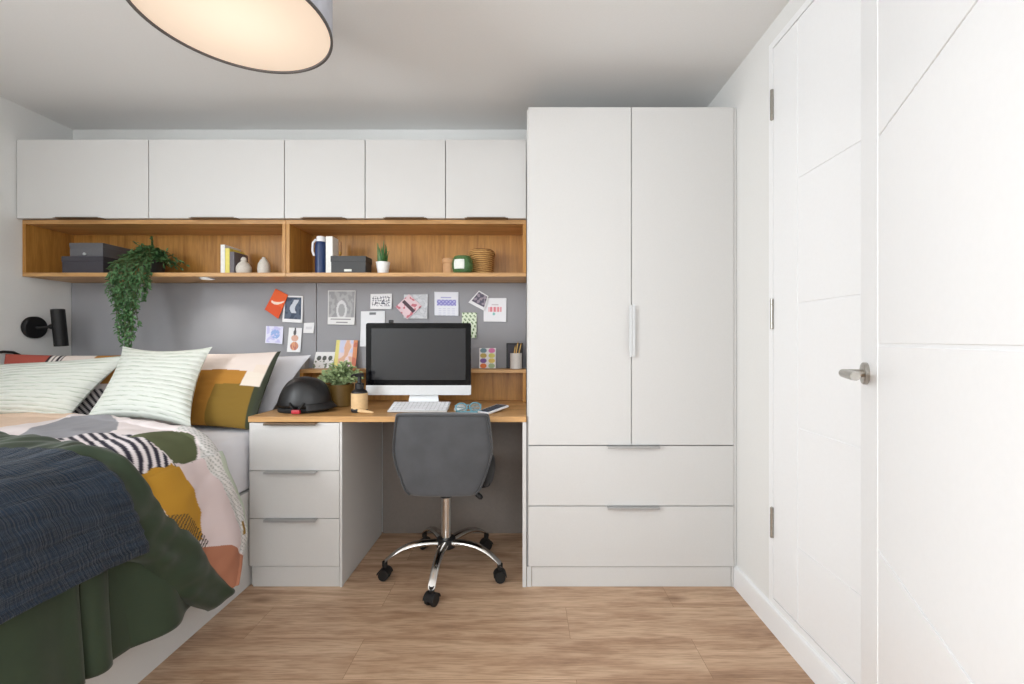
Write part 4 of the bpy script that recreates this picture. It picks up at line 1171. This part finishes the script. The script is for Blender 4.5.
# riser things
ZR = .979
t = thing('pencil_cup', 'stone grey cup holding pencils on the desk riser', 'cup', (-.060, 2.565, ZR))
MB().lathe([(.031, 0), (.034, .002), (.034, .090), (.031, .090), (.030, .006), (.001, .005)], (-.060, 2.565, ZR), 32, None, False).build('cup', 'cupw', t)
for i, (ox, oy, tx, ty, hh, lab) in enumerate(((-.006, .0, .012, .0, .158, 'pale wooden pencil, tallest in the grey cup'), (.006, .008, .030, .008, .150, 'pale wooden pencil leaning towards the wardrobe in the grey cup'), (-.014, .008, -.004, .018, .135, 'pale wooden pencil, shortest in the grey cup'))):
    p0 = Vector((-.060 + ox - .008, 2.565 + oy, ZR + .008)); p1 = Vector((-.060 + tx, 2.565 + ty, ZR + hh))
    pt = thing('pencil', lab, 'pencil', p0, 'pencils in the grey cup')
    MB().tube([p0, p0.lerp(p1, .9)], .0038, 6).build('shaft', 'pencil', pt); MB().tube([p0.lerp(p1, .9), p1], [.0038, .0008], 6).build('tip', 'gold', pt)
t = thing('picture_frame', 'black picture frame leaning behind the pencil cup', 'frame', (-.063, 2.635, ZR))
b = MB()
for bx_ in ((-.118, -.110, ZR, ZR + .148), (-.030, -.022, ZR, ZR + .148), (-.118, -.022, ZR, ZR + .008), (-.118, -.022, ZR + .140, ZR + .148)): b.box(bx_[0], bx_[1], 2.628, 2.642, bx_[2], bx_[3], .001)
b.build('frame', 'black', t); MB().box(-.110, -.030, 2.633, 2.640, ZR + .008, ZR + .140, 0).build('picture', 'boxd', t)

# ------------------------------------------------------------------ cards pinned on the board (printed paper: colours belong to the print)


def sq(u, v, cx_, cy_, r): return (u - cx_) ** 2 + (v - cy_) ** 2 < r * r
W_ = (240, 240, 242)


def p_orange(u, v):
    if abs(v - (.50 + .30 * (u - .55) + .55 * (u - .5) ** 2)) < .06 - .05 * abs(u - .5) * 1.4 and .12 < u < .92: return (248, 226, 210)
    return (236, 98, 40) if v > .45 else (226, 84, 34)
def p_photo(u, v):
    if u < .09 or u > .91 or v < .12 or v > .94: return W_
    s = abs(u - .56 - .1 * math.sin(v * 9)) < .13 and .35 < v < .85
    return (206, 212, 222) if s else ((86, 98, 118) if fr(u, v, 6, 2) > -.05 else (62, 74, 94))
def p_lav(u, v):
    if u < .06 or u > .95 or v < .06: return (226, 226, 244)
    return (150, 176, 226) if sq(u, v, .55, .55, .27) and fr(u, v, 8, 3) > -.2 else ((200, 198, 236) if fr(u, v, 5, 4) > 0 else (222, 222, 244))
def p_fruit(u, v):
    if sq(u, v, .48, .80, .11) or (abs(u - .5) < .05 and v > .8): return (88, 84, 86)
    if (u - .5) ** 2 / .07 + (v - .57) ** 2 / .018 < 1: return (222, 178, 160)
    if (u - .5) ** 2 / .09 + (v - .25) ** 2 / .03 < 1: return (190, 122, 108) if fr(u, v, 9, 1) > 0 else (222, 160, 120)
    return W_
def p_small(u, v): return (222, 222, 226) if abs(v - .5) < .12 and .2 < u < .8 else (238, 238, 240)
def p_poster(u, v):
    if v < .22: return (90, 90, 92) if (abs(v - .16) < .02 and .1 < u < .86) or (abs(v - .07) < .018 and .3 < u < .75) else (232, 232, 232)
    if v > .955 or u < .03 or u > .97: return (214, 214, 214)
    e = ((u - .5) / .19) ** 2 + ((v - .42) / .29) ** 2
    if e < 1: return (168, 168, 170) if e < .42 else (216, 216, 218)
    return (156, 156, 158) if fr(u, v, 9, 4) > 0 else (176, 176, 178)
def p_animals(u, v):
    for cx_ in (.22, .50, .80):
        if (u - cx_) ** 2 / .012 + (v - .62) ** 2 / .022 < 1: return (92, 96, 92)
    if fr(u, v, 7, 6) > .25 and v < .5: return (120, 130, 112)
    return (238, 238, 238)
def p_colour(u, v):
    k = fr(u, v, 3.2, 9)
    if u < .16: return (226, 214, 130)
    if u > .8: return (222, 150, 104) if k > -.1 else (204, 120, 96)
    if v > .55 and k > -.05: return (206, 208, 232)
    return (232, 212, 216) if k > -.2 else (224, 178, 150)
def p_white(u, v):
    if abs(v - .93) < .025 and .35 < u < .62: return (120, 124, 130)
    return (236, 238, 242)
def p_deco(u, v):
    k = math.sin(u * 26 + 3 * fr(u, v, 4, 2)) * math.sin(v * 17 + 2 * fr(u, v, 5, 3))
    return (72, 72, 92) if (.08 < u < .92 and .2 < v < .86 and abs(k) < .22) else W_
def p_map(u, v):
    k = fr(u, v, 6, 7); return (186, 190, 196) if abs(k) < .05 else ((216, 218, 222) if k > 0 else (206, 208, 212))
def p_pink(u, v):
    if .42 < v < .60 and .05 < u < .95: return (86, 66, 76)
    return (234, 208, 214) if fr(u, v, 5, 3) > -.2 else (206, 120, 132)
def p_bluetext(u, v):
    if .42 < v < .66 and .1 < u < .9: return (142, 138, 206) if math.sin(u * 40) * math.sin(v * 40) > -.2 else (196, 196, 232)
    if abs(v - .76) < .03 and .25 < u < .7: return (176, 176, 220)
    if v < .3 and .1 < u < .9 and math.sin(v * 70) > .5 and math.sin(u * 34) > -.4: return (206, 208, 228)
    return (238, 240, 248)
def p_snap(u, v):
    if u < .08 or u > .92 or v < .2 or v > .93: return W_
    return (96, 92, 108) if fr(u, v, 6, 11) > 0 else (160, 150, 162)
def p_brand(u, v):
    if .42 < v < .62 and .22 < u < .78: return (226, 130, 142) if math.sin(u * 42) > -.3 else (238, 214, 218)
    if sq(u, v, .45, .33, .06): return (140, 200, 196)
    if abs(v - .72) < .025 and .35 < u < .65: return (208, 196, 202)
    return (240, 240, 244)
def p_dots(u, v):
    k = math.sin(u * 22 + math.floor(v * 7) * 1.4) * math.sin(v * 24)
    return (98, 128, 82) if k > .35 else (228, 238, 214)
def p_stickers(u, v):
    i, j = int(u * 2), int(v * 4); cu, cv = u * 2 - i - .5, v * 4 - j - .5
    pal = [(226, 120, 60), (170, 190, 150), (130, 96, 160), (232, 206, 110), (196, 172, 96), (222, 214, 120), (120, 150, 160), (226, 130, 180)]
    return pal[(j * 2 + i) % 8] if cu * cu + cv * cv * .7 < .16 else (240, 236, 236)


NCARD = [0]


def card(name, label, px, painter, cat='card', y=2.6515, scale_y=None, group='cards and prints on the grey pinboard', curl=.004, n=44, foot=None):
    """px: outline corners TL, TR, BR, BL as measured on the board; converted to metres on the board's own plane"""
    NCARD[0] += 1
    y -= 0.0006 * (NCARD[0] % 5); s_ = FPX / y
    P = [Vector(((x - CX) / s_, y, EYE + (CY - yy) / s_)) for x, yy in px]
    if foot is not None:                         # cards that stand on the riser lean back against the board
        TL, TR, BR, BL = P; dz = foot - min(BR.z, BL.z)
        P = [TL, TR, BR + Vector((0, -.02, dz)), BL + Vector((0, -.02, dz))]
    TL, TR, BR, BL = P; cols = []; b = MB()
    def fn(u, v):
        p = (BL * (1 - u) + BR * u) * (1 - v) + (TL * (1 - u) + TR * u) * v
        p = p + Vector((0, -curl * (1.5 * (1 - v) ** 2 + .6 * (2 * u - 1) ** 2 * (1 - v)) - .0002, 0)); cols.append(rgb(*painter(u, v))); return tuple(p)
    b.grid(fn, n, n)
    c = (TL + TR + BR + BL) / 4
    o = b.build(name, 'paper', origin=(c.x, y, min(BL.z, BR.z)), angle=80, colors=cols, mods=[('SOLIDIFY', dict(thickness=.0006, offset=0))])
    return tag(o, label, cat, group)


card('leaflet', 'bright orange leaflet pinned at a slant on the pinboard', [(275.5, 288.5), (288, 295), (279, 319), (265.5, 309.5)], p_orange, 'leaflet', 2.645)
card('photo_print', 'dark blue photo print with white border beside the orange leaflet', [(284, 295.5), (303, 296), (303, 323), (283, 322)], p_photo, 'photo')
card('card', 'small lavender card pinned below the orange leaflet', [(266, 326), (283.5, 326.5), (283, 344), (266, 343)], p_lav)
card('card', 'narrow white card with stacked fruit drawing beside the lavender card', [(289, 327.5), (302, 328), (301, 352.3), (287.5, 352)], p_fruit)
card('card', 'tiny blank white card near the seam of the pinboard', [(304, 323), (314.3, 322.5), (314, 333.3), (304, 333)], p_small)
card('poster', 'grey print with pale oval figure and two lines of text', [(328, 290.3), (355.8, 290.3), (355, 325), (328.3, 324.5)], p_poster, 'poster')
card('sheet_of_paper', 'tall white sheet of paper half hidden behind the computer', [(361, 311.3), (385, 311), (385, 347), (360.5, 346.5)], p_white, 'paper')
card('card', 'white card with dark scribbled lettering above the tall white sheet', [(370.5, 294), (392, 293.5), (392, 309.3), (370.7, 309)], p_deco)
card('map_card', 'pale grey map card partly under the pink tilted card', [(404, 294.5), (428, 294), (427.5, 319), (404, 318.5)], p_map)
card('card', 'pink card tilted on its corner with a dark band', [(409, 294), (422, 306), (407.5, 319.5), (396, 307)], p_pink, 'card', 2.643)
card('card', 'square white card with pale blue lettering above the computer', [(434.3, 291.7), (458.5, 292), (458.7, 316), (434.8, 315.5)], p_bluetext)
card('snapshot', 'small tilted snapshot overlapping the square pink lettered card', [(479, 290.5), (488.5, 296), (484.5, 311), (468.5, 302.5)], p_snap, 'photo', 2.646)
card('card', 'square white card with pink lettering nearest the wardrobe', [(483.5, 298), (506.5, 298), (506.3, 322), (483.8, 321.7)], p_brand)
card('card', 'tall pale green dotted card peeking behind the computer corner', [(462, 312.5), (476.7, 312.5), (476.5, 338), (462, 338)], p_dots)
G2 = 'cards standing on the desk riser'
card('card', 'white card with small dark animal shapes standing behind the plant', [(316, 352), (335.5, 352), (334, 369), (314.5, 369)], p_animals, 'card', 2.640, None, G2, .002, 44, ZR)
card('card', 'tall colourful abstract card standing behind the bushy plant', [(336.5, 340), (358, 340.3), (357, 369), (335, 369)], p_colour, 'card', 2.636, None, G2, .002, 44, ZR)
card('card', 'small white card with coloured stickers standing on the riser', [(479.3, 348), (496, 348), (496, 369), (479.5, 369)], p_stickers, 'card', 2.636, None, G2, .001, 44, ZR)
